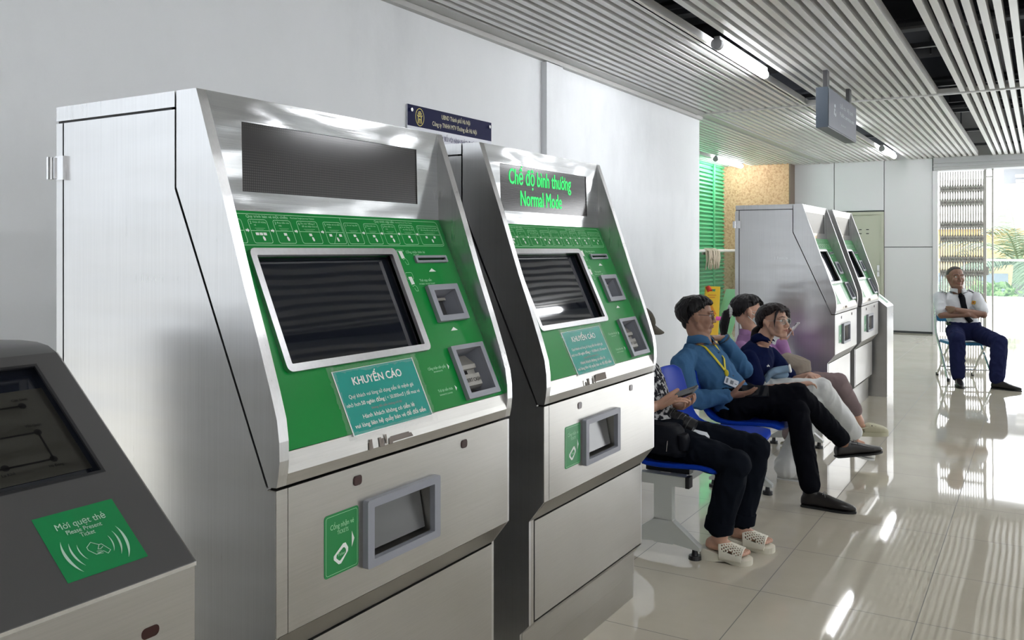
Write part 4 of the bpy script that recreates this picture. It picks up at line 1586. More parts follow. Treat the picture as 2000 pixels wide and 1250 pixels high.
def shoe(root, heel, toe, up, material, sole_m, laces=True, clog=False, name='shoe'):
    h, t_ = V3(heel), V3(toe)
    d = (t_ - h).normalized()
    u = V3(up)
    u = (u - d * u.dot(d)).normalized()
    r = d.cross(u)
    Ln = (t_ - h).length
    P = lambda k, z, x=0.0: h + d * (Ln * k) + u * z + r * x
    sec = SHOE if not clog else [(0.30, 0.038, 0.050), (0.36, 0.043, 0.072), (0.46, 0.046, 0.082), (0.6, 0.050, 0.076), (0.74, 0.052, 0.066), (0.88, 0.047, 0.054), (0.96, 0.034, 0.042), (1.0, 0.018, 0.030)]
    bm = B()
    loft(bm, [(P(k, 0.014 + z * 0.44), r * w, u * z * 0.5) for k, w, z in sec], 20, 2.7)
    if not clog:
        loft(bm, [(P(0.20, 0.05), r * 0.034, d * 0.055), (P(0.19, 0.082), r * 0.033, d * 0.050), (P(0.18, 0.092), r * 0.031, d * 0.045)], 18)
    o = grow(name, bm, material, root, 0.004, 4)
    bm = B()
    wid = SHOE if not clog else [(0.0, 0.026, 0), (0.05, 0.036, 0), (0.2, 0.040, 0), (0.4, 0.042, 0), (0.6, 0.050, 0), (0.75, 0.053, 0), (0.9, 0.046, 0), (0.97, 0.030, 0), (1.0, 0.014, 0)]
    th = 0.010 if not clog else 0.026
    up_, dn = [], []
    outl = [(k, w * 1.05) for k, w, z in wid] + [(k, -w * 1.05) for k, w, z in wid[::-1]]
    a_ = [bm.verts.new(P(k, 0.0, x)) for k, x in outl]
    b_ = [bm.verts.new(P(k, th, x)) for k, x in outl]
    bm.faces.new(a_)
    bm.faces.new(b_[::-1])
    for i in range(len(a_)):
        j = (i + 1) % len(a_)
        bm.faces.new((a_[i], b_[i], b_[j], a_[j]))
    mesh_obj('sole', bm, sole_m, o, bevel=0.003, smooth=True)
    if laces:
        bm = B()
        for q in range(4):
            k = 0.40 + 0.05 * q
            z = 0.092 - 0.0105 * q
            tube(bm, [P(k, z - 0.012, -0.018), P(k + 0.01, z, 0), P(k, z - 0.012, 0.018)], 0.0022, 6)
        for q in (-1, 1):
            tube(bm, [P(0.40, 0.091, 0), P(0.42, 0.094, q * 0.012), P(0.45, 0.086, q * 0.022), P(0.46, 0.072, q * 0.028)], 0.0016, 6)
        mesh_obj('laces', bm, MATS['pale_lace'], o)
    if clog:
        bm = B()
        for k, x, z in ((0.52, 0.030, 0.0835), (0.62, 0.031, 0.079), (0.72, 0.031, 0.071), (0.60, -0.030, 0.079), (0.70, -0.030, 0.071), (0.56, 0.0, 0.091), (0.67, 0.0, 0.083), (0.78, 0.0, 0.073)):
            ellipsoid(bm, P(k, z - 0.012, x * 1.22), (0.007, 0.007, 0.007), None, 10, 6)
        mesh_obj('vent_holes', bm, M_BLACK, o)
        bm = B()
        tube(bm, [P(0.42, 0.062, 0.044), P(0.22, 0.055, 0.046), P(0.03, 0.050, 0.030), P(-0.01, 0.050, 0), P(0.03, 0.050, -0.030), P(0.22, 0.055, -0.046), P(0.42, 0.062, -0.044)], 0.006, 8)
        mesh_obj('heel_strap', bm, material, o)
    return o


def torso_secs(J, k=0.0, s=1.0, belly=0.0, low=True):
    """elliptical sections pelvis -> shoulders. J: pelvis, waist, chest, sh_mid (Vectors), R0 (right at hips), R1 (right at shoulders)."""
    out = []
    pts = [('pelvis', 0.160, 0.105), ('waist', 0.138, 0.100 + belly), ('chest', 0.158, 0.108 + belly * 0.4), ('upper', 0.165, 0.092), ('top', 0.105, 0.062)]
    for i, (nme, w, dp) in enumerate(pts):
        c = V3(J[nme])
        nx = V3(J[pts[min(i + 1, 4)][0]]) - V3(J[pts[max(i - 1, 0)][0]])
        nx.normalize()
        r = V3(J['R0']).lerp(V3(J['R1']), i / 4)
        r = (r - nx * r.dot(nx)).normalized()
        f = nx.cross(r).normalized()
        out.append((c, r * (w * s + k), f * (dp * s + k)))
    return out


M_LACE = mat('pale_lace', (0.25, 0.25, 0.25), 0.6)
mat('eye_white', (0.75, 0.73, 0.70), 0.25)
mat('dark_iris', (0.02, 0.012, 0.008), 0.15)
mat('lip_pink', (0.36, 0.13, 0.11), 0.45)


def skin(name, c):
    m = mat(name, c, 0.5)
    f = noise_tex(m, coords(m), 14.0, 3)
    ln(m, ramp(m, f, [(0.3, tuple(q * 0.92 for q in c)), (0.7, tuple(min(1, q * 1.06) for q in c))]), bsdf(m).inputs['Base Color'])
    bsdf(m).inputs['Subsurface Weight'].default_value = 0.08
    bsdf(m).inputs['Subsurface Radius'].default_value = (0.02, 0.008, 0.004)
    ln(m, bump(m, noise_tex(m, coords(m), 160, 2), 0.06, 0.003), bsdf(m).inputs['Normal'])
    return m


def cloth(name, c, c2=None, rough=0.9, weave=700, spec=0.06):
    m = mat(name, c, rough, spec=spec)
    vary(m, c, c2 or tuple(q * 0.85 for q in c), 5.0)
    ln(m, bump(m, noise_tex(m, coords(m), weave, 2), 0.15, 0.002), bsdf(m).inputs['Normal'])
    return m


SKIN_A = skin('warm_brown_skin', (0.31, 0.165, 0.108))
SKIN_B = skin('light_warm_skin', (0.55, 0.325, 0.235))
SKIN_C = skin('deep_brown_skin', (0.24, 0.128, 0.09))
HAIR = mat('black_hair', (0.007, 0.006, 0.007), 0.45, spec=0.25)
ln(HAIR, bump(HAIR, noise_tex(HAIR, coords(HAIR, (260, 260, 30)), 1.0, 3), 0.5, 0.004), bsdf(HAIR).inputs['Normal'])
HAIR_R = mat('reddish_black_hair', (0.013, 0.007, 0.007), 0.45, spec=0.25)
ln(HAIR_R, bump(HAIR_R, noise_tex(HAIR_R, coords(HAIR_R, (260, 260, 30)), 1.0, 3), 0.5, 0.004), bsdf(HAIR_R).inputs['Normal'])
GREYHAIR = mat('cropped_grey_hair', (0.06, 0.055, 0.05), 0.8)
C_SHIRT = cloth('steel_blue_shirt_cotton', (0.060, 0.150, 0.290))
C_BLACK = cloth('black_trouser_cloth', (0.0045, 0.005, 0.008))
C_DENIM = cloth('black_denim', (0.006, 0.008, 0.013))
C_NAVY = cloth('navy_polo_cotton', (0.006, 0.011, 0.050))
C_WHITE = cloth('white_trouser_linen', (0.74, 0.75, 0.74), (0.66, 0.67, 0.66))
C_PINK = cloth('lilac_knit', (0.43, 0.24, 0.46))
C_MAUVE = cloth('mauve_trouser_cloth', (0.235, 0.180, 0.180))
C_GUARD = cloth('white_uniform_shirt', (0.74, 0.76, 0.80), (0.68, 0.70, 0.74))
C_GNAVY = cloth('navy_uniform_trousers', (0.016, 0.020, 0.065))
LEATHER = mat('black_polished_leather', (0.012, 0.010, 0.010), 0.28)
SOLE = mat('black_rubber_sole', (0.01, 0.01, 0.01), 0.6)
CREAM = mat('cream_slipper_foam', (0.72, 0.69, 0.58), 0.55)
CLOG = mat('pale_olive_clog_foam', (0.50, 0.48, 0.34), 0.55)


def collar(root, neck, M3, material, r=0.062, h=0.04, name='collar'):
    bm = B()
    n = 26
    c = V3(neck)
    L = lambda x, y, z: c + M3 @ Vector((x, y, z))
    rows = []
    for z, k in ((-0.012, 1.0), (h, 0.94), (h + 0.004, 1.0), (h - 0.004, 1.10), (-0.006, 1.42)):
        row = []
        for i in range(n + 1):
            a = R(18) + R(324) * i / n + R(90)
            dip = 0.030 * max(0.0, math.sin(a)) ** 3
            fall = 0.0
            row.append(bm.verts.new(L(r * k * math.cos(a), r * 1.08 * k * math.sin(a), z - dip)))
        rows.append(row)
    for a, b in zip(rows[:-1], rows[1:]):
        for i in range(n):
            bm.faces.new((a[i], a[i + 1], b[i + 1], b[i]))
    o = mesh_obj(name, bm, material, root, smooth='full')
    sd = o.modifiers.new('thick', 'SOLIDIFY')
    sd.thickness = 0.004
    return o


def band(root, pts, nor, w, material, name, thick=0.0015):
    """flat strap of width w along points lying on a surface with normals nor."""
    bm = B()
    P = [V3(p) for p in pts]
    rows = []
    for i, p in enumerate(P):
        d = (P[min(i + 1, len(P) - 1)] - P[max(i - 1, 0)]).normalized()
        s_ = d.cross(V3(nor[i] if isinstance(nor, list) else nor)).normalized() * w / 2
        rows.append([bm.verts.new(p - s_), bm.verts.new(p + s_)])
    for a, b in zip(rows[:-1], rows[1:]):
        bm.faces.new((a[0], a[1], b[1], b[0]))
    o = mesh_obj(name, bm, material, root, smooth='full')
    sd = o.modifiers.new('thick', 'SOLIDIFY')
    sd.thickness = thick
    return o


def phone(name, label, c, xa, ya, size, material, screen=True):
    t_ = thing(name, label, 'phone', c)
    M = plane_m(c, xa, ya)
    bm = B()
    w, h, d = size
    poly(bm, rrect(-w / 2, w / 2, -h / 2, h / 2, 0.009, 4), d, M @ Matrix.Translation((0, 0, -d / 2)))
    mesh_obj('phone_body', bm, material, t_, bevel=0.0015)
    if screen:
        bm = B()
        poly(bm, rrect(-w / 2 + 0.003, w / 2 - 0.003, -h / 2 + 0.003, h / 2 - 0.003, 0.006, 4), 0.0006, M @ Matrix.Translation((0, 0, d / 2)))
        mesh_obj('phone_screen', bm, M_SCREEN, t_)
    bm = B()
    poly(bm, rrect(w / 2 - 0.026, w / 2 - 0.008, h / 2 - 0.040, h / 2 - 0.008, 0.006, 4), 0.0015, M @ Matrix.Translation((0, 0, -d / 2 - 0.0015)))
    mesh_obj('camera_bump', bm, M_BLACK, t_)
    return t_
#@@PART4
from mathutils.bvhtree import BVHTree


def surf(o):
    """nearest point and normal on a grown garment, in world space."""
    root = o
    while root.parent is not None:
        root = root.parent
    W_ = INV[root.name].inverted()
    vs = [W_ @ v.co for v in o.data.vertices]
    bv = BVHTree.FromPolygons(vs, [tuple(p.vertices) for p in o.data.polygons])

    def f(p, off=0.003):
        q, n, i, d = bv.find_nearest(V3(p))
        return q + n * off, n
    return f


def hl_from(tab):
    def f(a):
        for (a0, e0), (a1, e1) in zip(tab[:-1], tab[1:]):
            if a <= a1:
                return e0 + (e1 - e0) * (a - a0) / (a1 - a0)
        return tab[-1][1]
    return f


HL_MAN = hl_from([(0, 0.50), (0.7, 0.48), (1.15, 0.22), (1.45, -0.05), (1.75, -0.20), (2.0, -0.62), (2.4, -0.95), (3.15, -1.0)])
HL_WOMAN = hl_from([(0, 0.66), (0.7, 0.60), (1.15, 0.26), (1.6, 0.12), (1.9, -0.30), (2.3, -0.80), (3.15, -0.9)])
HL_CROP = hl_from([(0, 0.80), (0.7, 0.74), (1.15, 0.42), (1.45, 0.05), (1.75, -0.18), (2.1, -0.55), (2.5, -0.85), (3.15, -0.9)])


def trousers(name, root, pelvis, r0, legs, material, vox=0.007, fold=0.006, hip=(0.168, 0.115), up=None):
    bm = B()
    p = V3(pelvis)
    f = V3(0, 0, 1).cross(V3(r0)).normalized()
    u = V3(up) if up else V3(0, 0, 1)
    loft(bm, [(p - u * 0.085, V3(r0) * hip[0] * 0.9, f * hip[1] * 0.9), (p - u * 0.02, V3(r0) * hip[0] * 1.03, f * hip[1] * 1.05), (p + u * 0.06, V3(r0) * hip[0], f * hip[1]), (p + u * 0.11, V3(r0) * hip[0] * 0.92, f * hip[1] * 0.95)], 22)
    for pts, rad in legs:
        limb(bm, pts, rad, 18)
    return grow(name, bm, material, root, vox, 7, fold, 10.0, 0.0006, (1.6, 1.6, 0.9))


# ================================================================ man in the blue shirt
root = thing('person', 'person in a steel-blue shirt and black trousers, legs crossed, hand at chin, yellow lanyard', 'person', (5.30, 1.6, 0))
J = dict(pelvis=(5.300, 1.615, 0.515), waist=(5.300, 1.700, 0.620), chest=(5.290, 1.785, 0.735), upper=(5.290, 1.825, 0.810), top=(5.295, 1.825, 0.849),
         R0=(-1, 0.05, 0), R1=(-0.97, 0.20, 0))
neck = V3(5.295, 1.815, 0.875)
hc = V3(5.300, 1.838, 1.030)
HM = frame3((0.30, -0.95, -0.02), (0.02, 0.05, 1))
bm = B()
L = head_shape(bm, hc, HM, neck, 1.02, neck_r=0.057)
loft(bm, torso_secs(J, -0.012, 0.95), 20)
limb(bm, [(5.120, 1.845, 0.790), (5.035, 1.810, 0.560), (5.130, 1.585, 0.577)], [0.044, 0.036, 0.024])
limb(bm, [(5.470, 1.790, 0.790), (5.530, 1.610, 0.688), (5.430, 1.715, 0.880)], [0.044, 0.036, 0.024])
hand(bm, (5.130, 1.580, 0.578), (0.24, -0.95, 0.14), (0.45, 0.1, 0.88), True, 0.98, ((8, 14, 10), (10, 14, 10), (12, 16, 12), (14, 18, 14)), (0.55, 0.75))
hand(bm, (5.430, 1.718, 0.884), (-0.66, 0.72, 0.06), (0.25, -0.1, -0.95), False, 0.95, ((55, 70, 45), (60, 75, 50), (66, 80, 50), (70, 80, 50)), (0.35, 0.35))
limb(bm, [(5.210, 1.580, 0.515), (5.335, 1.235, 0.582), (5.610, 1.035, 0.275)], [0.065, 0.05, 0.036])
limb(bm, [(5.390, 1.580, 0.510), (5.265, 1.220, 0.495), (5.095, 1.110, 0.09)], [0.065, 0.05, 0.036])
foot(bm, (5.092, 1.110, 0.09), (5.091, 1.155, 0.012), (5.089, 0.900, 0.012), s=0.95, toes=False)
foot(bm, (5.612, 1.032, 0.270), (5.60, 1.062, 0.195), (5.775, 0.850, 0.215), (-0.05, 0.1, 1), s=0.95, toes=False)
grow('body', bm, SKIN_A, root, 0.0042, 3, soft=(hc, 0.15, 6))
face_parts(root, L, HM, 1.02, (M_BLACK, 0.0017), HAIR)
bm = B()
hair_cap(bm, L, HL_MAN, 1.08, 5, 220, 0.012, True)
grow('hair', bm, HAIR, root, 0.0034, 2, 0.0, fine=0.0008)
bm = B()
loft(bm, [(V3(5.300, 1.600, 0.505), V3(-0.175, 0, 0), V3(0, 0.115, 0.03)), *torso_secs(J, 0.016, 1.0, 0.012)], 24)
limb(bm, [(5.115, 1.840, 0.785), (5.062, 1.855, 0.745), (5.015, 1.800, 0.565), (5.065, 1.740, 0.548), (5.125, 1.600, 0.575)], [0.062, 0.072, 0.066, 0.060, 0.041], 18)
limb(bm, [(5.460, 1.790, 0.785), (5.530, 1.610, 0.686), (5.435, 1.710, 0.868)], [0.064, 0.058, 0.040], 18)
shirt = grow('shirt', bm, C_SHIRT, root, 0.0052, 7, 0.0065, 11.0, 0.0006, (1.2, 1.2, 0.8))
bm = B()
for a, b in (((5.122, 1.612, 0.575), (5.130, 1.585, 0.578)), ((5.437, 1.705, 0.862), (5.430, 1.722, 0.886))):
    a, b = V3(a), V3(b)
    bm = B()
    tube(bm, [a, b], [0.0415, 0.0405], 18)
    mesh_obj('cuff', bm, C_SHIRT, root, smooth=True, bevel=0.003)
collar(root, (5.296, 1.822, 0.872), frame3((-0.12, -0.98, 0.25), (0, 0.12, 1)), C_SHIRT, 0.060, 0.046)
sf = surf(shirt)
trousers('trousers', root, (5.300, 1.600, 0.505), (-1, 0.05, 0),
         [([(5.210, 1.580, 0.515), (5.335, 1.238, 0.585), (5.595, 1.045, 0.300)], [0.088, 0.072, 0.054]),
          ([(5.390, 1.580, 0.510), (5.265, 1.225, 0.495), (5.095, 1.115, 0.120)], [0.088, 0.072, 0.056])], C_BLACK)
o = shoe(root, (5.090, 1.160, 0.000), (5.085, 0.868, 0.000), (0, 0, 1), LEATHER, SOLE)
o = shoe(root, (5.595, 1.072, 0.180), (5.782, 0.838, 0.200), (-0.05, 0.1, 1), LEATHER, SOLE)
# buttons down the placket, lanyard with clip and badge
Y_LAN = mat('yellow_lanyard', (0.62, 0.52, 0.02), 0.6)
guide = [(5.215, 1.800, 0.885), (5.190, 1.755, 0.845), (5.190, 1.705, 0.790), (5.200, 1.660, 0.735), (5.205, 1.640, 0.706)]
pts, nrm = zip(*[sf(p, 0.008) for p in guide])
band(root, pts, list(nrm), 0.015, Y_LAN, 'lanyard')
guide = [(5.361, 1.790, 0.885), (5.320, 1.740, 0.830), (5.260, 1.690, 0.765), (5.205, 1.640, 0.706)]
pts2, nrm2 = zip(*[sf(p, 0.009) for p in guide])
band(root, pts2, list(nrm2), 0.015, Y_LAN, 'lanyard')
q, n = sf((5.205, 1.630, 0.695), 0.006)
bm = B()
ellipsoid(bm, q, (0.011, 0.014, 0.022), None, 14, 10)
mesh_obj('lanyard_clip', bm, Y_LAN, root, smooth='full')
q, n = sf((5.190, 1.595, 0.645), 0.008)
q = q + n * 0.004
MB_ = plane_m(q, V3(0.35, -0.75, -0.35), n.cross(V3(0.35, -0.75, -0.35)))
bm = B()
poly(bm, rrect(-0.042, 0.042, -0.026, 0.026, 0.004, 3), 0.002, MB_)
bd = mesh_obj('name_badge', bm, mat('white_badge_card', (0.62, 0.66, 0.72), 0.3), root)
bm = B()
for u0, u1, v0, v1 in ((-0.008, 0.012, -0.014, 0.012), (-0.034, -0.022, -0.018, 0.016), (0.02, 0.034, -0.006, 0.0)):
    rect(bm, u0, u1, v0, v1, MB_, 0.003)
mesh_obj('badge_print', bm, mat('grey_badge_print', (0.16, 0.18, 0.22), 0.5), bd)
bm = B()
for p in ((5.270, 1.700, 0.800), (5.250, 1.660, 0.730), (5.260, 1.630, 0.660), (5.270, 1.580, 0.600)):
    q, n = sf(p, 0.0)
    cyl(bm, q, n, 0.0055, 0.003, 10)
mesh_obj('buttons', bm, mat('dark_blue_button', (0.02, 0.05, 0.12), 0.3), root)
bm = B()
tube(bm, [V3(5.437, 1.712, 0.872), V3(5.432, 1.718, 0.880)], [0.044, 0.044], 18)
mesh_obj('watch_strap', bm, M_BLACK, root, smooth=True)
phone('mobile_phone', 'black phone lying in the right hand of the blue-shirted person', (5.201, 1.452, 0.605), V3(0.28, -0.95, 0.03).cross(V3(-0.70, -0.20, 0.68)), (0.28, -0.95, 0.03), (0.078, 0.152, 0.011), M_BLACK)

# ================================================================ person with slippers, mostly behind the second machine
root = thing('person', 'person in black jeans and cream slippers holding a phone beside the second ticket machine', 'person', (4.14, 1.6, 0))
J = dict(pelvis=(4.14, 1.62, 0.515), waist=(4.14, 1.68, 0.63), chest=(4.14, 1.735, 0.745), upper=(4.14, 1.765, 0.82), top=(4.14, 1.77, 0.86), R0=(-1, 0, 0), R1=(-1, 0, 0))
neck = V3(4.14, 1.765, 0.88)
hc = V3(4.15, 1.775, 1.035)
HM = frame3((0.06, -0.92, -0.38), (0, -0.3, 1))
bm = B()
L = head_shape(bm, hc, HM, neck, 1.0)
loft(bm, torso_secs(J, -0.012, 0.95), 20)
limb(bm, [(3.96, 1.76, 0.80), (3.925, 1.70, 0.645), (4.025, 1.605, 0.683)], [0.044, 0.038, 0.025])
limb(bm, [(4.32, 1.755, 0.80), (4.355, 1.70, 0.605), (4.18, 1.57, 0.665)], [0.044, 0.040, 0.026])
hand(bm, (4.028, 1.602, 0.684), (0.26, -0.86, 0.42), (0.42, -0.30, -0.80), False, 0.98, ((10, 20, 15), (14, 22, 15), (18, 26, 18), (22, 30, 20)), (0.3, -0.4))
limb(bm, [(4.028, 1.602, 0.684), (4.055, 1.545, 0.738), (4.078, 1.515, 0.760)], [0.016, 0.0125, 0.010])
hand(bm, (4.18, 1.57, 0.665), (-0.35, -0.9, 0.1), (-0.3, 0.1, 0.9), False, 0.95)
limb(bm, [(4.05, 1.57, 0.51), (4.0, 1.205, 0.445), (4.0, 1.285, 0.10)], [0.065, 0.05, 0.038])
limb(bm, [(4.24, 1.57, 0.51), (4.26, 1.185, 0.475), (4.22, 1.245, 0.09)], [0.065, 0.05, 0.038])
foot(bm, (4.0, 1.285, 0.105), (4.0, 1.350, 0.040), (4.02, 1.150, 0.028), s=0.92)
foot(bm, (4.22, 1.245, 0.10), (4.22, 1.305, 0.040), (4.24, 1.105, 0.028), s=0.92)
grow('body', bm, SKIN_B, root, 0.0040, 4, soft=(hc, 0.15, 9))
face_parts(root, L, HM, 1.0, None, HAIR)
bm = B()
hair_cap(bm, L, HL_MAN, 1.10, 3, 60, 0.008)
grow('hair', bm, HAIR, root, 0.005, 2)
bm = B()
cp = lambda x, y, z: L(x, y, z)
ellipsoid(bm, L(0, -0.012, 0.055), (0.084, 0.106, 0.076), HM, 20, 12)
cap = mesh_obj('cap', bm, mat('dark_olive_cap', (0.045, 0.038, 0.022), 0.8), root, smooth='full')
bm = B()
out_ = []
for k in range(13):
    a = -1.25 + 2.5 * k / 12
    out_.append((0.088 * math.sin(a), 0.072 + 0.075 * math.cos(a)))
inn = [(x * 0.9, 0.055) for x, y in out_]
for z0 in (0.0,):
    a_ = [bm.verts.new(L(x, y, 0.045 - 0.010 * abs(x) / 0.08)) for x, y in out_]
    b_ = [bm.verts.new(L(x, y, 0.052)) for x, y in inn]
    for i in range(12):
        bm.faces.new((a_[i], a_[i + 1], b_[i + 1], b_[i]))
o = mesh_obj('cap_brim', bm, MATS['dark_olive_cap'], root, smooth='full')
o.modifiers.new('t', 'SOLIDIFY').thickness = 0.006
C_PATT = cloth('black_and_white_patterned_shirt', (0.03, 0.03, 0.035))
ln(C_PATT, ramp(C_PATT, noise_tex(C_PATT, coords(C_PATT), 45, 3), [(0.48, (0.015, 0.015, 0.02)), (0.56, (0.45, 0.45, 0.46))]), bsdf(C_PATT).inputs['Base Color'])
bm = B()
loft(bm, torso_secs(J, 0.014, 1.0), 24)
limb(bm, [(3.965, 1.755, 0.80), (3.935, 1.72, 0.70)], [0.060, 0.056], 18)
limb(bm, [(4.315, 1.755, 0.80), (4.325, 1.745, 0.765)], [0.058, 0.054], 18)
grow('shirt', bm, C_PATT, root, 0.0055, 6, 0.005)
trousers('jeans', root, (4.14, 1.60, 0.505), (-1, 0, 0),
         [([(4.05, 1.57, 0.515), (4.0, 1.21, 0.452), (4.0, 1.285, 0.165)], [0.088, 0.074, 0.062]),
          ([(4.24, 1.57, 0.515), (4.26, 1.19, 0.478), (4.22, 1.245, 0.150)], [0.088, 0.074, 0.062])], C_DENIM, 0.006, 0.006)
bm = B()
for a, b in (((4.0, 1.278, 0.190), (4.0, 1.288, 0.140)), ((4.22, 1.240, 0.175), (4.22, 1.248, 0.125))):
    bm = B()
    tube(bm, [V3(a), V3(b)], [0.067, 0.067], 22)
    mesh_obj('turned_cuff', bm, C_DENIM, root, smooth=True, bevel=0.004)


def slipper(root, heel, toe):
    h, t_ = V3(heel), V3(toe)
    d = (t_ - h).normalized()
    u = V3(0, 0, 1)
    r = d.cross(u)
    Ln = (t_ - h).length
    P = lambda k, z, x=0.0: h + d * (Ln * k) + u * z + r * x
    wid = [(0.0, 0.022), (0.03, 0.034), (0.12, 0.041), (0.3, 0.041), (0.5, 0.042), (0.66, 0.050), (0.8, 0.053), (0.91, 0.046), (0.975, 0.028), (1.0, 0.012)]
    outl = wid + [(k, -w) for k, w in wid[::-1]]
    top = lambda k: 0.052 - 0.026 * min(1, max(0, (k - 0.15) / 0.5))
    bot = lambda k: 0.0 if k < 0.33 or k > 0.52 else 0.008
    bm = B()
    a_ = [bm.verts.new(P(k, bot(k), x * 0.94)) for k, x in outl]
    b_ = [bm.verts.new(P(k, top(k), x)) for k, x in outl]
    bm.faces.new(a_)
    bm.faces.new(b_[::-1])
    for i in range(len(a_)):
        j = (i + 1) % len(a_)
        bm.faces.new((a_[i], b_[i], b_[j], a_[j]))
    o = mesh_obj('slipper', bm, CREAM, root, bevel=0.004, smooth=True)
    # perforated arch over the instep, open at the toes
    bm = B()
    nu, nv = 46, 34
    V = {}
    for j in range(nv + 1):
        f = j / nv
        k = 0.40 + 0.42 * f
        w = 0.046 + 0.010 * f
        hgt = 0.100 - 0.036 * f
        for i in range(nu + 1):
            a = math.pi * i / nu
            fr = 0.03 * math.sin(a) * (1 - 2 * f) * -1
            V[(i, j)] = bm.verts.new(P(k + fr, 0.018 + (hgt - 0.018) * math.sin(a) ** 0.75 * 0.98, w * math.copysign(abs(math.cos(a)) ** 0.8, math.cos(a))))
    for j in range(nv):
        for i in range(nu):
            hole = (2 < j < nv - 2) and (5 < i < nu - 5) and (j % 3 != 0) and ((i + (1 if (j // 3) % 2 else 0) * 2) % 4 in (1, 2)) and not (21 <= i <= 24)
            slotq = (13 < j < 20) and (i in (6, 7, 8, nu - 8, nu - 7, nu - 9))
            if hole or slotq:
                continue
            bm.faces.new((V[(i, j)], V[(i + 1, j)], V[(i + 1, j + 1)], V[(i, j + 1)]))
    s_ = mesh_obj('perforated_strap', bm, CREAM, o, smooth='full')
    m_ = s_.modifiers.new('t', 'SOLIDIFY')
    m_.thickness = 0.005
    m_.offset = 1
    return o


slipper(root, (3.995, 1.372, 0.0), (4.02, 1.135, 0.0))
slipper(root, (4.215, 1.325, 0.0), (4.24, 1.090, 0.0))
phone('mobile_phone', 'black phone held up by the person in cream slippers', (4.085, 1.498, 0.741), (0.90, -0.12, 0.40), (0.05, -0.93, 0.38), (0.072, 0.15, 0.010), M_BLACK)

# camera with a ribbed lens, shoulder bag and paper on the lap
t = thing('camera', 'black camera with a long ribbed zoom lens lying on the lap of the slippered person', 'camera', (4.12, 1.52, 0.6))
bm = B()
MC = plane_m((4.12, 1.585, 0.635), (0.05, -0.90, -0.42), (1, 0, 0.1))
box(bm, -0.075, -0.01, -0.065, 0.065, -0.045, 0.045, MC)
box(bm, -0.065, -0.02, -0.03, 0.03, 0.045, 0.068, MC)
mesh_obj('camera_body', bm, M_BLACK, t, bevel=0.008)
bm = B()
prof = [(-0.01, 0.034), (0.012, 0.036), (0.014, 0.038), (0.03, 0.038), (0.032, 0.035), (0.046, 0.035), (0.048, 0.038), (0.085, 0.038), (0.087, 0.035), (0.10, 0.035), (0.102, 0.040), (0.135, 0.041), (0.150, 0.041)]
tube(bm, [MC @ Vector((x, 0, 0)) for x, r_ in prof], [r_ for x, r_ in prof], 24)
mesh_obj('zoom_lens', bm, M_BLACK, t, smooth=True)
bm = B()
for x in (0.022, 0.066, 0.118):
    tube(bm, [MC @ Vector((x - 0.002, 0, 0)), MC @ Vector((x + 0.002, 0, 0))], 0.0415, 24)
mesh_obj('lens_ring', bm, mat('gunmetal_ring', (0.12, 0.12, 0.12), 0.3, 0.6), t)
bm = B()
tube(bm, [MC @ Vector((-0.06, -0.06, 0.03)), (4.02, 1.66, 0.70), (3.98, 1.66, 0.80), (4.06, 1.80, 0.90)], 0.004, 6)
mesh_obj('neck_strap', bm, M_BLACK, t, smooth='full')
t = thing('shoulder_bag', 'black shoulder bag with pale piping on the lap of the slippered person', 'bag', (4.0, 1.53, 0.52))
bm = B()
loft(bm, [((3.985, 1.545, 0.478), V3(0.085, 0, 0), V3(0, 0.115, 0.01)), ((3.985, 1.55, 0.50), V3(0.095, 0, 0), V3(0, 0.125, 0.01)), ((3.985, 1.565, 0.575), V3(0.09, 0, 0), V3(0, 0.118, 0.012)), ((3.985, 1.575, 0.615), V3(0.075, 0, 0), V3(0, 0.095, 0.012))], 26, 3.4)
C_BAG = cloth('black_bag_nylon', (0.008, 0.009, 0.013), rough=0.6)
grow('bag_body', bm, C_BAG, t, 0.005, 4, 0.004, 14)
bm = B()
tube(bm, [(3.888, 1.62, 0.50), (3.886, 1.61, 0.55), (3.893, 1.600, 0.595)], 0.0016, 6)
tube(bm, [(3.888, 1.50, 0.50), (3.888, 1.497, 0.53), (3.89, 1.495, 0.55)], 0.0014, 6)
mesh_obj('piping', bm, mat('pale_piping', (0.45, 0.42, 0.38), 0.6), t)
bm = B()
loft(bm, [((3.955, 1.435, 0.505), V3(0.045, 0, 0), V3(0, 0.02, 0)), ((3.955, 1.437, 0.545), V3(0.048, 0, 0), V3(0, 0.024, 0)), ((3.955, 1.445, 0.575), V3(0.042, 0, 0), V3(0, 0.018, 0))], 18, 3)
mesh_obj('bag_pocket', bm, C_BAG, t, smooth=True, bevel=0.004)
bm = B()
ws = [(4.10, 1.475, 0.545), (4.16, 1.47, 0.55), (4.17, 1.40, 0.538), (4.12, 1.37, 0.530), (4.075, 1.40, 0.532), (4.07, 1.44, 0.548)]
a_ = [bm.verts.new(p) for p in ws]
b_ = [bm.verts.new((p[0], p[1], p[2] + 0.012)) for p in ws]
bm.faces.new(a_)
bm.faces.new(b_[::-1])
for i in range(6):
    bm.faces.new((a_[i], b_[i], b_[(i + 1) % 6], a_[(i + 1) % 6]))
tag(mesh_obj('crumpled_tissue', bm, mat('white_tissue', (0.75, 0.78, 0.82), 0.8), None, bevel=0.004, smooth=True), 'white crumpled tissue on the black jeans between bag and lens', 'tissue')

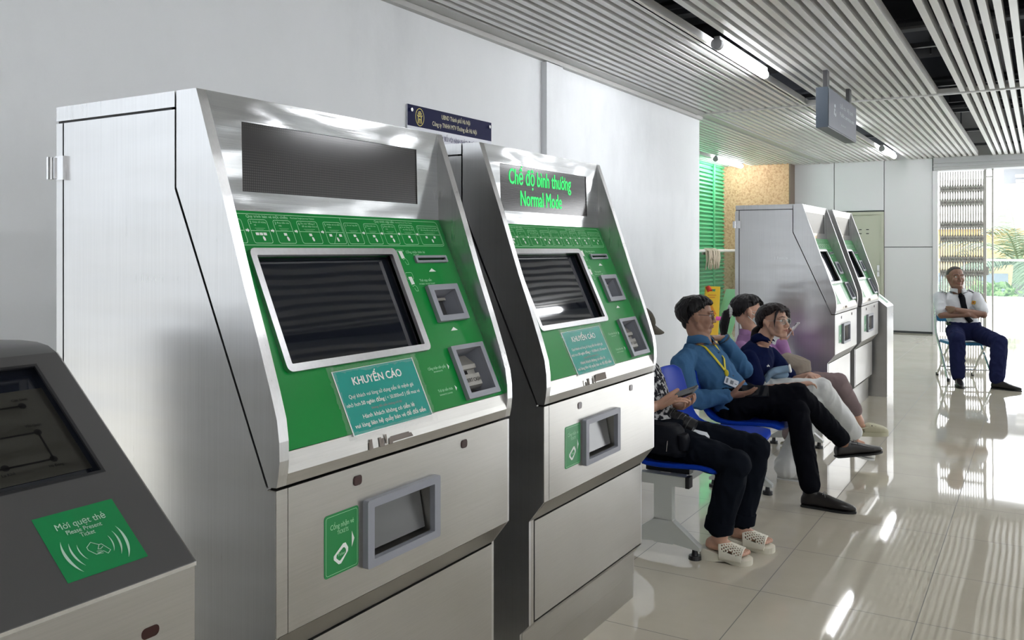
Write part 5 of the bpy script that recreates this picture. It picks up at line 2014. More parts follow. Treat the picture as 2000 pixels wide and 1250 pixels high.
# ================================================================ woman in the navy polo
root = thing('person', 'person in a navy polo shirt and white trousers wearing clear glasses, leaning forward', 'person', (5.86, 1.6, 0))
J = dict(pelvis=(5.829, 1.620, 0.510), waist=(5.819, 1.645, 0.600), chest=(5.839, 1.635, 0.690), upper=(5.850, 1.615, 0.761), top=(5.852, 1.594, 0.811), R0=(-1, 0.05, 0), R1=(-0.96, 0.26, 0))
neck = V3(5.853, 1.581, 0.842)
hc = V3(5.855, 1.508, 0.968)
HM = frame3((-0.34, -0.93, 0.10), (0, -0.02, 1))
bm = B()
L = head_shape(bm, hc, HM, neck, 0.98, True, 0.047)
loft(bm, torso_secs(J, -0.012, 0.86), 20)
limb(bm, [(5.695, 1.640, 0.730), (5.645, 1.555, 0.540), (5.734, 1.328, 0.579)], [0.038, 0.033, 0.022])
limb(bm, [(6.000, 1.575, 0.730), (6.050, 1.450, 0.550), (5.950, 1.300, 0.620)], [0.038, 0.033, 0.022])
hand(bm, (5.734, 1.324, 0.580), (0.60, -0.76, 0.20), (0.15, -0.25, -0.95), True, 0.92, ((18, 30, 25), (22, 32, 25), (26, 34, 25), (30, 36, 25)), (0.3, 0.3))
hand(bm, (5.950, 1.300, 0.620), (-0.75, -0.6, 0.0), (0.0, -0.1, -0.95), False, 0.9)
limb(bm, [(5.76, 1.580, 0.510), (5.835, 1.205, 0.560), (5.985, 1.030, 0.245)], [0.06, 0.046, 0.032])
limb(bm, [(5.918, 1.580, 0.505), (5.829, 1.240, 0.475), (5.64, 1.366, 0.08)], [0.06, 0.046, 0.032])
foot(bm, (5.987, 1.030, 0.24), (5.99, 1.07, 0.165), (6.03, 0.90, 0.155), (0, 0.1, 1), s=0.86, toes=False)
foot(bm, (5.64, 1.38, 0.08), (5.618, 1.413, 0.014), (5.633, 1.199, 0.014), s=0.86, toes=False)
grow('body', bm, SKIN_B, root, 0.0040, 4, soft=(hc, 0.15, 9))
face_parts(root, L, HM, 0.98, (mat('clear_pale_frame', (0.60, 0.58, 0.55), 0.2), 0.0012), HAIR_R)
bm = B()
hair_cap(bm, L, HL_WOMAN, 1.09, 11, 190, 0.008)
# locks framing the face, low ponytail
for q, dx in ((-1, 0.0), (-1, 0.008), (-1, -0.006), (1, 0.0), (1, 0.006), (-1, 0.016)):
    limb(bm, [L(q * 0.030, 0.070, 0.094), L(q * (0.062 + dx), 0.064, 0.055), L(q * (0.074 + dx * .5), 0.050 + dx, 0.005), L(q * (0.071 + dx), 0.046, -0.040 - dx * 2)], [0.008, 0.008, 0.005, 0.002], 7)
for k in range(7):
    x = -0.045 + 0.015 * k
    limb(bm, [L(x * 0.5, 0.040, 0.110), L(x * 1.0, 0.085, 0.078), L(x * 1.2, 0.092, 0.050)], [0.010, 0.007, 0.002], 7)
for k in range(16):
    rr = random.Random(40 + k)
    o3 = Vector((rr.uniform(-.022, .022), rr.uniform(-.018, .018), rr.uniform(-.01, .01)))
    limb(bm, [L(0, -0.105, -0.020) + o3 * .4, L(-0.004, -0.150, -0.050) + o3, L(0.0, -0.165, -0.12) + o3 * 1.2, L(0.01, -0.150, -0.20) + o3 * .8], [0.013, 0.015, 0.012, 0.003], 7)
grow('hair', bm, HAIR_R, root, 0.0036, 2, 0.0, fine=0.0015)
bm = B()
tube(bm, [L(-0.0855, -0.012, -0.034), L(-0.0865, -0.013, -0.037)], [0.004, 0.002], 8)
mesh_obj('earring', bm, M_EDGE, root)
bm = B()
loft(bm, [(V3(5.829, 1.615, 0.500), V3(-0.155, 0, 0), V3(0, 0.105, 0.0)), *torso_secs(J, 0.014, 0.90)], 24)
limb(bm, [(5.700, 1.638, 0.730), (5.659, 1.580, 0.604)], [0.062, 0.060], 18)
limb(bm, [(5.995, 1.575, 0.725), (6.040, 1.470, 0.600)], [0.060, 0.056], 18)
shirt = grow('polo_shirt', bm, C_NAVY, root, 0.005, 6, 0.005, 11)
collar(root, (5.853, 1.591, 0.836), frame3((-0.26, -0.9, 0.45), (0, -0.36, 1)), C_NAVY, 0.054, 0.042)
sf = surf(shirt)
q, n = sf((5.770, 1.500, 0.690), 0.003)
MQ = plane_m(q, V3(0, 0, 1).cross(n), n.cross(V3(0, 0, 1).cross(n)))
bm = B()
for u0, v0, w_, h_ in ((-0.012, -0.004, 0.009, 0.010), (-0.002, 0.0, 0.008, 0.012), (0.006, -0.005, 0.009, 0.010)):
    poly(bm, [(u0, v0 - h_ / 2), (u0 + w_, v0 - h_ / 2), (u0 + w_ * .7, v0 + h_ / 2), (u0 + w_ * .2, v0 + h_ / 2)], 0.001, MQ)
mesh_obj('white_badge_mark', bm, M_WHITEPRINT, root)
trousers('trousers', root, (5.829, 1.600, 0.500), (-1, 0.05, 0),
         [([(5.76, 1.580, 0.515), (5.835, 1.208, 0.560), (5.975, 1.040, 0.275)], [0.082, 0.068, 0.058]),
          ([(5.913, 1.580, 0.505), (5.829, 1.250, 0.475), (5.68, 1.330, 0.20), (5.632, 1.370, 0.080)], [0.080, 0.066, 0.074, 0.082])], C_WHITE, 0.0065, 0.007, (0.155, 0.110))
WS = mat('white_shoe', (0.72, 0.72, 0.70), 0.5)
shoe(root, (5.625, 1.430, 0.000), (5.640, 1.190, 0.000), (0, 0, 1), WS, WS, laces=False)
shoe(root, (5.985, 1.085, 0.125), (6.01, 0.915, 0.095), (0, 0.1, 1), WS, WS, laces=False)
# pale blue folded cloth pouch on her lap
t = thing('cloth_pouch', 'light blue rolled cloth pouch with a white end on the lap of the navy-shirted person', 'pouch', (5.788, 1.476, 0.634))
M_PALEBLUE = cloth('light_blue_cloth', (0.27, 0.40, 0.54))
bm = B()
pts = [(5.748, 1.540, 0.592), (5.753, 1.516, 0.632), (5.768, 1.480, 0.656), (5.788, 1.440, 0.665), (5.803, 1.400, 0.672)]
loft(bm, [(p, V3(0.040, 0.01, 0), V3(0, 0.010, 0.020)) for p in pts], 18, 2.6)
grow('rolled_cloth', bm, M_PALEBLUE, t, 0.004, 3, 0.003, 18)
bm = B()
ellipsoid(bm, (5.817, 1.476, 0.629), (0.06, 0.07, 0.035), None, 16, 10)
mesh_obj('cloth_fold', bm, M_PALEBLUE, t, smooth='full')
bm = B()
box(bm, -0.042, 0.042, -0.022, 0.024, -0.005, 0.004, plane_m((5.806, 1.395, 0.673), (1, 0.2, 0), (0, 0.25, 1)))
mesh_obj('white_end', bm, M_WHITEPRINT, t, bevel=0.003)

# ================================================================ woman in lilac
root = thing('person', 'person with a ponytail in a lilac sweater and mauve trousers, raising a white phone', 'person', (6.41, 1.6, 0))
J = dict(pelvis=(6.410, 1.630, 0.505), waist=(6.410, 1.710, 0.605), chest=(6.390, 1.785, 0.695), upper=(6.385, 1.815, 0.778), top=(6.385, 1.818, 0.828), R0=(-1, 0.0, 0), R1=(-0.98, 0.18, 0))
neck = V3(6.385, 1.812, 0.852)
hc = V3(6.390, 1.835, 0.990)
HM = frame3((0.48, -0.87, -0.10), (0, 0, 1))
bm = B()
L = head_shape(bm, hc, HM, neck, 1.0, True, 0.047)
loft(bm, torso_secs(J, -0.012, 0.86), 20)
limb(bm, [(6.220, 1.840, 0.735), (6.200, 1.701, 0.560), (6.300, 1.520, 0.580)], [0.038, 0.033, 0.022])
limb(bm, [(6.550, 1.785, 0.735), (6.640, 1.620, 0.600), (6.585, 1.645, 0.765)], [0.038, 0.033, 0.022])
hand(bm, (6.585, 1.642, 0.768), (0.12, -0.45, 0.88), (-0.5, -0.7, 0.2), False, 0.92, ((25, 45, 30), (30, 50, 30), (35, 55, 35), (40, 55, 35)), (0.5, 0.3))
hand(bm, (6.300, 1.520, 0.580), (0.3, -0.9, 0.0), (0, 0, -1), True, 0.9)
limb(bm, [(6.331, 1.580, 0.505), (6.415, 1.208, 0.515), (6.535, 1.095, 0.235)], [0.06, 0.046, 0.034])
limb(bm, [(6.489, 1.580, 0.500), (6.450, 1.235, 0.462), (6.44, 1.55, 0.08)], [0.06, 0.046, 0.034])
foot(bm, (6.54, 1.090, 0.225), (6.55, 1.120, 0.150), (6.62, 0.935, 0.158), (0, 0.15, 1), s=0.88, toes=False)
foot(bm, (6.44, 1.56, 0.08), (6.44, 1.60, 0.017), (6.43, 1.39, 0.017), s=0.88, toes=False)
grow('body', bm, SKIN_B, root, 0.0045, 3, soft=(hc, 0.15, 8))
face_parts(root, L, HM, 1.0, (M_EDGE, 0.0015), HAIR)
bm = B()
hair_cap(bm, L, HL_WOMAN, 1.11, 21, 190, 0.010)
for k in range(6):
    limb(bm, [L(-0.03 + 0.012 * k, 0.05, 0.110), L(-0.05 + 0.018 * k, 0.088, 0.075), L(-0.055 + 0.02 * k, 0.094, 0.045)], [0.010, 0.008, 0.003], 7)
grow('hair', bm, HAIR, root, 0.004, 2, 0.0, fine=0.0015)
bm = B()
for k in range(22):
    rr = random.Random(70 + k)
    o3 = Vector((rr.uniform(-.024, .024), rr.uniform(-.020, .020), rr.uniform(-.01, .01)))
    limb(bm, [L(0, -0.112, 0.005) + o3 * .4, L(0.0, -0.155, -0.030) + o3, L(-0.004, -0.165, -0.11) + o3 * 1.1, L(-0.01, -0.155, -0.215) + o3 * .7], [0.014, 0.016, 0.014, 0.004], 7)
pt = grow('ponytail', bm, HAIR, root, 0.004, 2, fine=0.0015)
bm = B()
for k in range(14):
    a = 2 * math.pi * k / 14
    ellipsoid(bm, L(0.034 * math.cos(a), -0.132, -0.008 + 0.036 * math.sin(a)), (0.013, 0.014, 0.013), None, 10, 6)
mesh_obj('scrunchie', bm, mat('white_scrunchie', (0.68, 0.70, 0.70), 0.8), root, smooth='full')
bm = B()
ellipsoid(bm, L(0, 0.050, -0.052), (0.060, 0.062, 0.052), HM, 18, 12)
mk = mesh_obj('face_mask', bm, mat('pale_mask', (0.62, 0.70, 0.70), 0.8), root, smooth='full')
bm = B()
for q in (-1, 1):
    tube(bm, [L(q * 0.055, 0.055, -0.030), L(q * 0.074, 0.02, -0.012), L(q * 0.086, -0.018, 0.012)], 0.0018, 6)
    tube(bm, [L(q * 0.052, 0.045, -0.072), L(q * 0.072, 0.01, -0.05), L(q * 0.083, -0.018, -0.03)], 0.0018, 6)
mesh_obj('ear_loops', bm, MATS['pale_mask'], mk)
bm = B()
loft(bm, [(V3(6.410, 1.620, 0.500), V3(-0.155, 0, 0), V3(0, 0.108, 0.0)), *torso_secs(J, 0.018, 0.90)], 24)
limb(bm, [(6.225, 1.835, 0.735), (6.206, 1.701, 0.565), (6.300, 1.535, 0.580)], [0.062, 0.054, 0.042], 18)
limb(bm, [(6.545, 1.785, 0.735), (6.640, 1.625, 0.605), (6.590, 1.642, 0.745)], [0.062, 0.056, 0.044], 18)
grow('sweater', bm, C_PINK, root, 0.0055, 6, 0.006, 10)
bm = B()
loft(bm, [((6.385, 1.826, 0.821), V3(-0.085, 0.01, 0), V3(0, 0.062, 0)), ((6.384, 1.835, 0.847), V3(-0.078, 0.01, 0), V3(0, 0.060, 0)), ((6.384, 1.838, 0.863), V3(-0.060, 0.01, 0), V3(0, 0.052, 0))], 22)
mesh_obj('hood', bm, C_PINK, root, smooth=True, bevel=0.006)
trousers('trousers', root, (6.410, 1.610, 0.500), (-1, 0, 0),
         [([(6.331, 1.580, 0.505), (6.415, 1.212, 0.518), (6.500, 1.120, 0.320)], [0.082, 0.068, 0.052]),
          ([(6.489, 1.580, 0.500), (6.450, 1.240, 0.462), (6.44, 1.54, 0.120)], [0.080, 0.068, 0.064])], C_MAUVE, 0.0065, 0.005, (0.155, 0.110))
shoe(root, (6.553, 1.140, 0.132), (6.632, 0.920, 0.142), (0, 0.12, 1), CLOG, CLOG, laces=False, clog=True, name='clog')
shoe(root, (6.44, 1.61, 0.000), (6.43, 1.38, 0.000), (0, 0, 1), CLOG, CLOG, laces=False, clog=True, name='clog')
phone('mobile_phone', 'white phone held up in the raised hand of the person in lilac', (6.602, 1.572, 0.852), (0.85, 0.45, -0.1), (0.0, -0.60, 0.75), (0.070, 0.145, 0.009), mat('white_phone', (0.75, 0.75, 0.75), 0.3))
t = thing('tote_bag', 'beige cloth bag with a pale strap on the lap of the person in lilac', 'bag', (6.200, 1.500, 0.600))
M_BEIGE = cloth('beige_canvas', (0.27, 0.23, 0.19))
bm = B()
loft(bm, [((6.250, 1.500, 0.575), V3(0.13, 0, 0), V3(0, 0.14, -0.03)), ((6.250, 1.510, 0.610), V3(0.14, 0, 0), V3(0, 0.14, -0.06)), ((6.250, 1.550, 0.660), V3(0.12, 0, 0), V3(0, 0.09, -0.05)), ((6.250, 1.575, 0.690), V3(0.10, 0, 0), V3(0, 0.04, -0.03))], 22, 2.6)
grow('bag_body', bm, M_BEIGE, t, 0.006, 4, 0.005, 12)
band(t, [(6.190, 1.660, 0.735), (6.169, 1.600, 0.712), (6.150, 1.541, 0.660), (6.130, 1.470, 0.600)], V3(-0.9, -0.3, 0.4), 0.022, mat('pale_strap', (0.55, 0.52, 0.47), 0.7), 'strap', 0.004)

# ================================================================ guard on a folding chair
D_ = V3(-0.92, -0.39, 0).normalized()
S_ = V3(-0.39, 0.92, 0).normalized()
CC = V3(11.02, 0.755, 0)
at = lambda f, s, z: CC + D_ * f + S_ * s + V3(0, 0, z)
t = thing('folding_chair', 'folding metal chair with a blue seat under the seated guard near the exit', 'chair', CC)
bm = B()
for s in (-0.22, 0.22):
    tube(bm, [at(-0.27, s * 0.98, 0.84), at(-0.20, s, 0.50), at(0.23, s * 1.06, 0.02)], 0.0125, 10)
tube(bm, [at(-0.27, -0.216, 0.835), at(-0.285, -0.19, 0.865), at(-0.285, 0.19, 0.865), at(-0.27, 0.216, 0.835)], 0.0125, 10)
tube(bm, [at(0.155, -0.225, 0.12), at(0.155, 0.225, 0.12)], 0.009, 8)
mesh_obj('front_frame', bm, M_EDGE, t, smooth=True)
bm = B()
for s in (-0.19, 0.19):
    tube(bm, [at(0.17, s, 0.41), at(-0.02, s, 0.26), at(-0.25, s, 0.02)], 0.0115, 10)
tube(bm, [at(-0.16, -0.19, 0.115), at(-0.16, 0.19, 0.115)], 0.009, 8)
mesh_obj('rear_frame', bm, M_EDGE, t, smooth=True)
M_CHAIRBLUE = mat('bright_blue_vinyl', (0.02, 0.20, 0.42), 0.4)
MCH = plane_m(at(0, 0, 0.425), -S_, D_)
bm = B()
poly(bm, rrect(-0.20, 0.20, -0.19, 0.22, 0.05, 5), 0.03, MCH)
mesh_obj('seat', bm, M_CHAIRBLUE, t, bevel=0.01, smooth=True)
MBK = plane_m(at(-0.262, 0, 0.72), -S_, V3(0, 0, 1) - D_ * 0.15)
bm = B()
poly(bm, rrect(-0.20, 0.20, -0.10, 0.13, 0.03, 5), 0.022, MBK @ Matrix.Translation((0, 0, -0.015)))
mesh_obj('backrest', bm, M_CHAIRBLUE, t, bevel=0.008, smooth=True)
for f, s in ((0.236, -0.234), (0.236, 0.234), (-0.255, -0.19), (-0.255, 0.19)):
    bm = B()
    cyl(bm, at(f, s, 0.0), (0, 0, 1), 0.017, 0.035, 12)
    mesh_obj('rubber_foot', bm, M_BLACK, t)

root = thing('person', 'person in a white uniform shirt and black tie with folded arms on a folding chair', 'person', CC)
J = dict(pelvis=(10.95, 0.735, 0.545), waist=(11.03, 0.765, 0.655), chest=(11.06, 0.785, 0.81), upper=(11.045, 0.80, 0.915), top=(11.03, 0.805, 0.965), R0=tuple(S_), R1=(-0.28, 0.96, 0))
neck = V3(11.02, 0.805, 0.99)
hc = V3(10.965, 0.825, 1.135)
HM = frame3((-0.86, -0.50, 0.02), (0.04, 0.02, 1))
bm = B()
L = head_shape(bm, hc, HM, neck, 1.06, neck_r=0.054)
loft(bm, torso_secs(J, -0.012, 0.98), 20)
limb(bm, [(10.985, 1.00, 0.91), (10.83, 0.955, 0.715), (10.765, 0.69, 0.735)], [0.048, 0.040, 0.028])
limb(bm, [(11.07, 0.615, 0.91), (10.86, 0.545, 0.735), (10.735, 0.80, 0.785)], [0.048, 0.040, 0.028])
hand(bm, (10.768, 0.68, 0.735), (0.55, -0.83, -0.05), (0.83, 0.55, 0.0), True, 0.95, ((10, 12, 8),) * 4, (0.15, 0.3), 0.02)
hand(bm, (10.738, 0.81, 0.786), (0.55, 0.83, -0.02), (0.83, -0.55, 0.0), False, 0.95, ((14, 16, 10),) * 4, (0.15, 0.3), 0.02)
limb(bm, [(10.92, 0.83, 0.53), (10.50, 0.775, 0.48), (10.44, 0.765, 0.10)], [0.07, 0.055, 0.04])
limb(bm, [(10.99, 0.65, 0.53), (10.56, 0.385, 0.465), (10.42, 0.40, 0.10)], [0.07, 0.055, 0.04])
foot(bm, (10.44, 0.765, 0.10), (10.48, 0.765, 0.012), (10.24, 0.72, 0.012), toes=False)
foot(bm, (10.42, 0.40, 0.10), (10.42, 0.435, 0.012), (10.345, 0.21, 0.012), toes=False)
grow('body', bm, SKIN_C, root, 0.005, 3, soft=(hc, 0.16, 3))
face_parts(root, L, HM, 1.06, None, GREYHAIR)
bm = B()
hair_cap(bm, L, HL_CROP, 1.035, 31, 0, 0)
grow('hair', bm, GREYHAIR, root, 0.005, 1, fine=0.001)
bm = B()
loft(bm, torso_secs(J, 0.014, 1.02, 0.018), 24)
limb(bm, [(10.99, 0.99, 0.905), (10.86, 0.962, 0.752)], [0.068, 0.062], 18)
limb(bm, [(11.065, 0.625, 0.905), (10.90, 0.556, 0.778)], [0.068, 0.062], 18)
shirt = grow('uniform_shirt', bm, C_GUARD, root, 0.006, 6, 0.006, 10)
collar(root, (11.018, 0.805, 0.978), frame3((-0.93, -0.33, 0.2), (0.15, 0, 1)), C_GUARD, 0.063, 0.036)
sf = surf(shirt)
pts, nrm = [], []
for p in ((10.90, 0.765, 0.955), (10.90, 0.75, 0.91), (10.90, 0.735, 0.85), (10.89, 0.715, 0.78), (10.87, 0.685, 0.71), (10.86, 0.655, 0.665)):
    q, n = sf(p, 0.006)
    pts.append(q)
    nrm.append(n)
M_TIE = cloth('black_tie', (0.006, 0.006, 0.009), rough=0.5)
band(root, pts, nrm, 0.062, M_TIE, 'tie', 0.004)
q, n = sf((10.89, 0.765, 0.965), 0.010)
bm = B()
ellipsoid(bm, q, (0.018, 0.024, 0.020), None, 12, 8)
mesh_obj('tie_knot', bm, M_TIE, root, smooth='full')
for p in ((11.0, 0.945, 0.985), (11.06, 0.665, 0.985)):
    q, n = sf(p, 0.004)
    MM = plane_m(q, n.cross(D_).cross(n), n.cross(n.cross(D_).cross(n)))
    bm = B()
    poly(bm, rrect(-0.026, 0.026, -0.045, 0.040, 0.01, 3), 0.006, MM)
    mesh_obj('epaulette', bm, M_BLACK, root, bevel=0.003)
for p, w_, h_, nm, tilt in (((10.93, 0.665, 0.865), 0.034, 0.020, 'chest_badge', 0), ((10.99, 0.545, 0.86), 0.022, 0.028, 'arm_patch', 0)):
    q, n = sf(p, 0.005)
    hx = V3(0, 0, 1).cross(n).normalized()
    MM = plane_m(q, hx, n.cross(hx))
    bm = B()
    poly(bm, rrect(-w_, w_, -h_, h_, 0.012, 4), 0.003, MM)
    pb = mesh_obj(nm, bm, mat('gold_badge', (0.75, 0.42, 0.02), 0.5) if 'gold_badge' not in MATS else MATS['gold_badge'], root)
    bm = B()
    poly(bm, rrect(-w_ * .5, w_ * .3, -h_ * .5, h_ * .5, 0.005, 2), 0.001, MM @ Matrix.Translation((0, 0, 0.003)))
    mesh_obj('badge_mark', bm, MATS['dark_red_mark'] if 'dark_red_mark' in MATS else mat('dark_red_mark', (0.4, 0.1, 0.02), 0.5), pb)
trousers('trousers', root, (10.95, 0.735, 0.53), tuple(S_),
         [([(10.92, 0.83, 0.535), (10.50, 0.775, 0.485), (10.44, 0.765, 0.115)], [0.094, 0.082, 0.070]),
          ([(10.99, 0.65, 0.535), (10.56, 0.385, 0.465), (10.42, 0.40, 0.115)], [0.094, 0.084, 0.074])], C_GNAVY, 0.0075, 0.007, (0.175, 0.130))
bm = B()
rows = []
for z, k in ((-0.018, 1.0), (0.018, 1.0), (0.018, 1.03), (-0.018, 1.03)):
    c_ = V3(10.98, 0.745, 0.618 + z)
    rows.append([bm.verts.new(c_ + S_ * (0.176 * k * math.cos(2 * math.pi * i / 28)) + (D_ - V3(0, 0, 0.15)) * (0.139 * k * math.sin(2 * math.pi * i / 28))) for i in range(28)])
for a, b in zip(rows, rows[1:] + rows[:1]):
    for i in range(28):
        bm.faces.new((a[i], a[(i + 1) % 28], b[(i + 1) % 28], b[i]))
mesh_obj('belt', bm, M_BLACK, root, smooth=True)
shoe(root, (10.485, 0.770, 0.0), (10.205, 0.715, 0.0), (0, 0, 1), LEATHER, SOLE, laces=False)
shoe(root, (10.425, 0.450, 0.0), (10.335, 0.175, 0.0), (0, 0, 1), LEATHER, SOLE, laces=False)

# ---------------------------------------------------------------- sliding lattice gate, gathered at the left jamb
t = thing('lattice_gate', 'grey folding lattice gate gathered against the left side of the exit', 'gate', (16.7, 1.2, 0))
bars = [1.49 - 0.0385 * k for k in range(18)]
for y in bars:
    bm = B()
    box(bm, 16.675, 16.70, y - 0.0085, y + 0.0085, 0.03, 2.77)
    mesh_obj('upright', bm, M_GALV, t)
bm = B()
for z0 in (2.47, 2.24, 1.86, 1.63, 1.28, 1.05, 0.66, 0.43):
    for y0, y1 in zip(bars[:-1], bars[1:]):
        ym = (y0 + y1) / 2
        for sg in (-1, 1):
            tube(bm, [(16.664, y0 + 0.004, z0 + sg * 0.065), (16.664, ym, z0), (16.664, y1 - 0.004, z0 - sg * 0.065)], 0.013, 6)
            tube(bm, [(16.708, y0, z0 + sg * 0.05), (16.708, y1, z0 - sg * 0.05)], 0.007, 6)
mesh_obj('scissor_links', bm, M_GALV, t)
bm = B()
box(bm, 16.66, 16.72, 0.795, 0.83, 0.02, 2.78)
mesh_obj('leading_stile', bm, M_GALV, t, bevel=0.003)
bm = B()
box(bm, 16.65, 16.67, 0.76, 0.80, 1.02, 1.16)
mesh_obj('gate_latch', bm, M_GALV, t, bevel=0.003)
bm = B()
box(bm, 16.66, 16.70, 0.69, 0.715, 0.0, 2.79)
for z in (2.65, 1.72):
    box(bm, 16.665, 16.695, 0.715, 0.80, z, z + 0.02)
struct('trim_5', bm, M_GALV)

# ---------------------------------------------------------------- outside the exit
bm = B()
box(bm, FAR_X + 0.1, 31.2, -14, 14, -0.14, -0.005)
struct('ground_outside', bm, mat('pale_outdoor_paving', (0.40, 0.40, 0.395), 0.35))
t = thing('glass_railing', 'glass railing with a white top rail along the edge outside the exit', 'railing', (30.5, 0, 0))
bm = B()
box(bm, 30.46, 30.56, -14, 14, 1.10, 1.16)
mesh_obj('top_rail', bm, M_WHITEPAINT, t, bevel=0.01)
bm = B()
for k in range(14):
    box(bm, 30.50, 30.515, -13.9 + 2.0 * k, -11.95 + 2.0 * k, 0.03, 1.10)
mesh_obj('glass_panels', bm, M_GLASS, t)
bm = B()
for k in range(15):
    box(bm, 30.49, 30.53, -13.95 + 2.0 * k, -13.9 + 2.0 * k, 0, 1.12)
mesh_obj('posts', bm, M_GALV, t)
bm = B()
box(bm, 31.2, 140, -70, 70, -6.2, -6.0)
struct('ground_street', bm, mat('street_grey', (0.42, 0.42, 0.41), 0.8))
bm = B()
box(bm, 70, 84, -26, 16, -6.0, 2.9)
t = thing('building', 'pale yellow building across the street behind the palm tree', 'building', (77, -5, -6))
mesh_obj('walls', bm, mat('pale_yellow_render', (0.40, 0.27, 0.115), 0.8), t)
bm = B()
box(bm, 69.4, 84.6, -26.6, 16.6, 2.9, 3.4)
box(bm, 69.6, 84, -26, 16, 4.0, 6.4)
box(bm, 69.8, 84, -26, 16, 3.4, 4.0)
mesh_obj('parapet', bm, mat('pale_parapet', (0.42, 0.40, 0.36), 0.8), t)
for k in range(9):
    bm = B()
    box(bm, 69.9, 70.05, -22 + 4 * k, -20.2 + 4 * k, -2.2, -0.2)
    mesh_obj('window', bm, mat('dark_window_glass', (0.10, 0.12, 0.14), 0.1) if k == 0 else MATS['dark_window_glass'], t)

LEAF = mat('palm_leaf', (0.10, 0.22, 0.07), 0.5)
vary(LEAF, (0.060, 0.090, 0.042), (0.125, 0.160, 0.085), 3.0)
BARK = mat('palm_trunk', (0.16, 0.145, 0.125), 0.9)


def palm(x, y, zb, zt, n, ln_, label, seed):
    rr = random.Random(seed)
    t_ = thing('palm_tree', label, 'palm tree', (x, y, zb))
    bm = B()
    zs = [zb + (zt - zb) * k / 8 for k in range(9)]
    tube(bm, [(x + 0.05 * math.sin(z), y, z) for z in zs], [0.42 - 0.16 * k / 8 for k in range(9)], 14)
    mesh_obj('trunk', bm, BARK, t_, smooth='full')
    bm = B()
    tube(bm, [(x, y, zt - 0.2), (x, y, zt + 1.2)], [0.27, 0.14], 12)
    mesh_obj('crown_shaft', bm, mat('green_crown_shaft', (0.10, 0.145, 0.065), 0.5) if 'green_crown_shaft' not in MATS else MATS['green_crown_shaft'], t_, smooth='full')
    for k in range(n):
        az = 2 * math.pi * k / n + rr.uniform(-0.2, 0.2)
        el = rr.uniform(0.1, 1.25)
        d = Vector((math.cos(az) * math.cos(el), math.sin(az) * math.cos(el), math.sin(el)))
        p = Vector((x, y, zt + 0.8))
        pts = [p.copy()]
        for q in range(12):
            d = (d + Vector((0, 0, -0.14))).normalized()
            p = p + d * ln_ / 12
            pts.append(p.copy())
        bm = B()
        tube(bm, pts, [0.05 - 0.0036 * q for q in range(13)], 5)
        for q in range(1, 12):
            for f in (0, 0.33, 0.66):
                c = pts[q].lerp(pts[q + 1], f)
                dd = (pts[q + 1] - pts[q]).normalized()
                s = dd.cross(Vector((0, 0, 1)))
                if s.length < 0.05:
                    continue
                s.normalize()
                ll = 0.95 * math.sin(math.pi * (q + f + 1.2) / 14) + 0.15
                for sg in (-1, 1):
                    tip = c + s * sg * ll * 0.75 + dd * ll * 0.5 + Vector((0, 0, -0.30 * ll + rr.uniform(-.1, .1)))
                    w = dd * 0.055
                    m_ = c.lerp(tip, 0.5) + Vector((0, 0, 0.07))
                    a0, a1 = bm.verts.new(c - w * .5), bm.verts.new(c + w * .5)
                    b0, b1 = bm.verts.new(m_ - w * .6), bm.verts.new(m_ + w * .6)
                    e = bm.verts.new(tip)
                    bm.faces.new((a0, a1, b1, b0))
                    bm.faces.new((b0, b1, e))
        mesh_obj('frond', bm, LEAF, t_)


palm(40.0, 0.78, -6, 0.1, 22, 4.3, 'tall palm tree with feathery fronds just beyond the glass railing', 5)
palm(50.0, -5.2, -6, -1.0, 18, 3.6, 'palm tree at the right, its fronds crossing the frame edge', 12)
BUSH = mat('hedge_green', (0.085, 0.16, 0.03), 0.7)


def bush(c, r, label, seed, n=900):
    rr = random.Random(seed)
    bm = B()
    for k in range(n):
        a, b = rr.uniform(0, 2 * math.pi), math.acos(rr.uniform(-0.3, 1))
        q = V3(c) + Vector((r[0] * math.sin(b) * math.cos(a), r[1] * math.sin(b) * math.sin(a), r[2] * math.cos(b))) * rr.uniform(0.75, 1.0)
        u = Vector((rr.uniform(-1, 1), rr.uniform(-1, 1), rr.uniform(-.4, 1))).normalized()
        v = u.orthogonal().normalized()
        s = rr.uniform(0.10, 0.2)
        bm.faces.new([bm.verts.new(q - u * s), bm.verts.new(q + v * s * .5), bm.verts.new(q + u * s), bm.verts.new(q - v * s * .5)])
    return tag(mesh_obj('shrub', bm, BUSH, None), label, 'shrub')


bush((34.0, 1.5, -1.0), (1.4, 1.3, 1.4), 'bright green shrub behind the railing glass, left of the tall palm', 3)
t = thing('service_duct', 'grey pipes and panel hanging outside above the palm tree', 'duct', (30, 0.6, 3.2))
bm = B()
box(bm, 30.0, 30.2, -3.0, 0.98, 3.42, 3.98)
mesh_obj('panel', bm, mat('pale_grey_panel', (0.22, 0.23, 0.24), 0.5), t, bevel=0.01)
for z in (3.15, 3.30, 3.45, 3.60):
    bm = B()
    tube(bm, [(29.7, -3.0, z), (29.7, 0.62 + (z - 3.1) * 0.1, z)], 0.055, 10)
    mesh_obj('pipe', bm, M_GALV, t, smooth=True)
bm = B()
box(bm, 29.5, 30.4, -14, 14, 4.0, 4.15)
struct('roof_outside', bm, M_WHITEPAINT)
for y in (-2.0, -12.0):
    bm = B()
    box(bm, 29.8, 30.1, y - 2, y - 1.7, 0.0, 4.0)
    struct('column_outside', bm, M_WHITEPAINT)

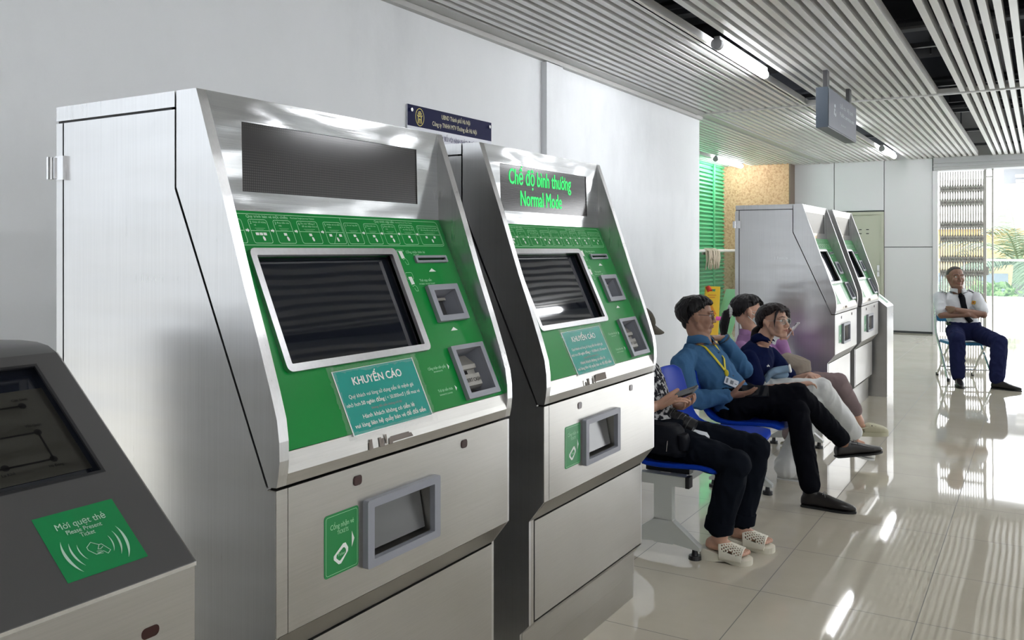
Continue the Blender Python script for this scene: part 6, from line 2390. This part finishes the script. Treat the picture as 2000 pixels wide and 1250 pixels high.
# ---------------------------------------------------------------- cleaning corner beyond the white wall's end
t = thing('handrail', 'white handrail over a glass pane in front of the green louvres', 'railing', (15.5, 4.92, 0))
bm = B()
tube(bm, [(12.0, 4.92, 1.425), (16.27, 4.92, 1.425)], 0.026, 12)
mesh_obj('rail', bm, M_WHITEPAINT, t, smooth=True)
bm = B()
box(bm, 12.0, 16.26, 4.914, 4.926, 0.02, 1.40)
mesh_obj('glass_pane', bm, M_GLASS, t)
rr = random.Random(4)
bm = B()
for k in range(90):
    x0, y0 = 14.80 + rr.uniform(-0.30, 0.30), 4.88 + rr.uniform(-0.02, 0.05)
    sag = rr.uniform(0.14, 0.32)
    pts = [(x0 + rr.uniform(-.03, .03), 4.95, 1.36), (x0, 4.92, 1.462), (x0, y0 - 0.03, 1.42), (x0 + rr.uniform(-.03, .03), y0 - 0.04, 1.40 - sag * .5), (x0 + rr.uniform(-.05, .05), y0 - 0.03, 1.42 - sag)]
    tube(bm, pts, 0.011, 5)
tag(mesh_obj('string_mop', bm, cloth('mop_cotton', (0.62, 0.54, 0.44)), None, smooth='full'), 'beige string mop head hung over the white handrail by the green louvres', 'mop')
t = thing('wet_floor_sign', 'yellow plastic caution floor sign standing folded by the green louvres', 'floor sign', (14.5, 4.80, 0))
MWF = plane_m((14.5, 4.80, 0.20), (0.1, -0.98, 0), V3(0.20, 0.02, 0.98))
bm = B()
holed(bm, -0.13, 0.13, -0.2, 0.63, [(-0.05, 0.05, 0.545, 0.585)], 0.02, MWF)
bd_ = mesh_obj('panel', bm, M_YELLOW, t, bevel=0.004)
bm = B()
for v, w_ in ((0.47, 0.14), (0.43, 0.10)):
    rect(bm, -w_ / 2, w_ / 2, v, v + 0.018, MWF, 0.002)
flat(bm, [(-0.09, 0.15), (0.09, 0.15), (0.0, 0.32)], MWF, 0.002)
mesh_obj('panel_print', bm, mat('dark_orange_print', (0.75, 0.25, 0.01), 0.5), bd_)
bm = B()
tube(bm, [(14.60, 4.885, 0.0), (14.62, 4.875, 0.78)], 0.012, 8)
tube(bm, [(14.61, 4.85, 0.735), (14.64, 4.90, 0.80)], 0.045, 10)
tag(mesh_obj('red_broom', bm, mat('red_plastic', (0.75, 0.05, 0.04), 0.4), None, smooth=True), 'red plastic broom standing behind the yellow floor sign', 'broom')
bm = B()
MGP = plane_m((15.0, 4.76, 0.0), (0.15, -0.99, 0), V3(-0.02, -0.30, 0.95))
poly(bm, [(-0.16, 0.0), (0.16, 0.0), (0.16, 0.80), (-0.16, 0.80)], 0.03, MGP)
tag(mesh_obj('floor_squeegee_board', bm, mat('pale_green_board', (0.25, 0.60, 0.33), 0.4), None, bevel=0.004), 'pale green board leaning beside the tan wall', 'board')
bm = B()
tube(bm, [(14.3, 4.64, 0.30), (14.3, 4.48, 0.30)], 0.035, 10)
tube(bm, [(14.3, 4.56, 0.30), (14.3, 4.56, 0.0)], 0.012, 10)
box(bm, 14.18, 14.42, 4.46, 4.66, 0.0, 0.015)
tag(mesh_obj('dustpan', bm, mat('bright_pink_plastic', (0.85, 0.12, 0.50), 0.4), None, smooth=True), 'pink plastic dustpan standing on the floor by the tan wall', 'dustpan')
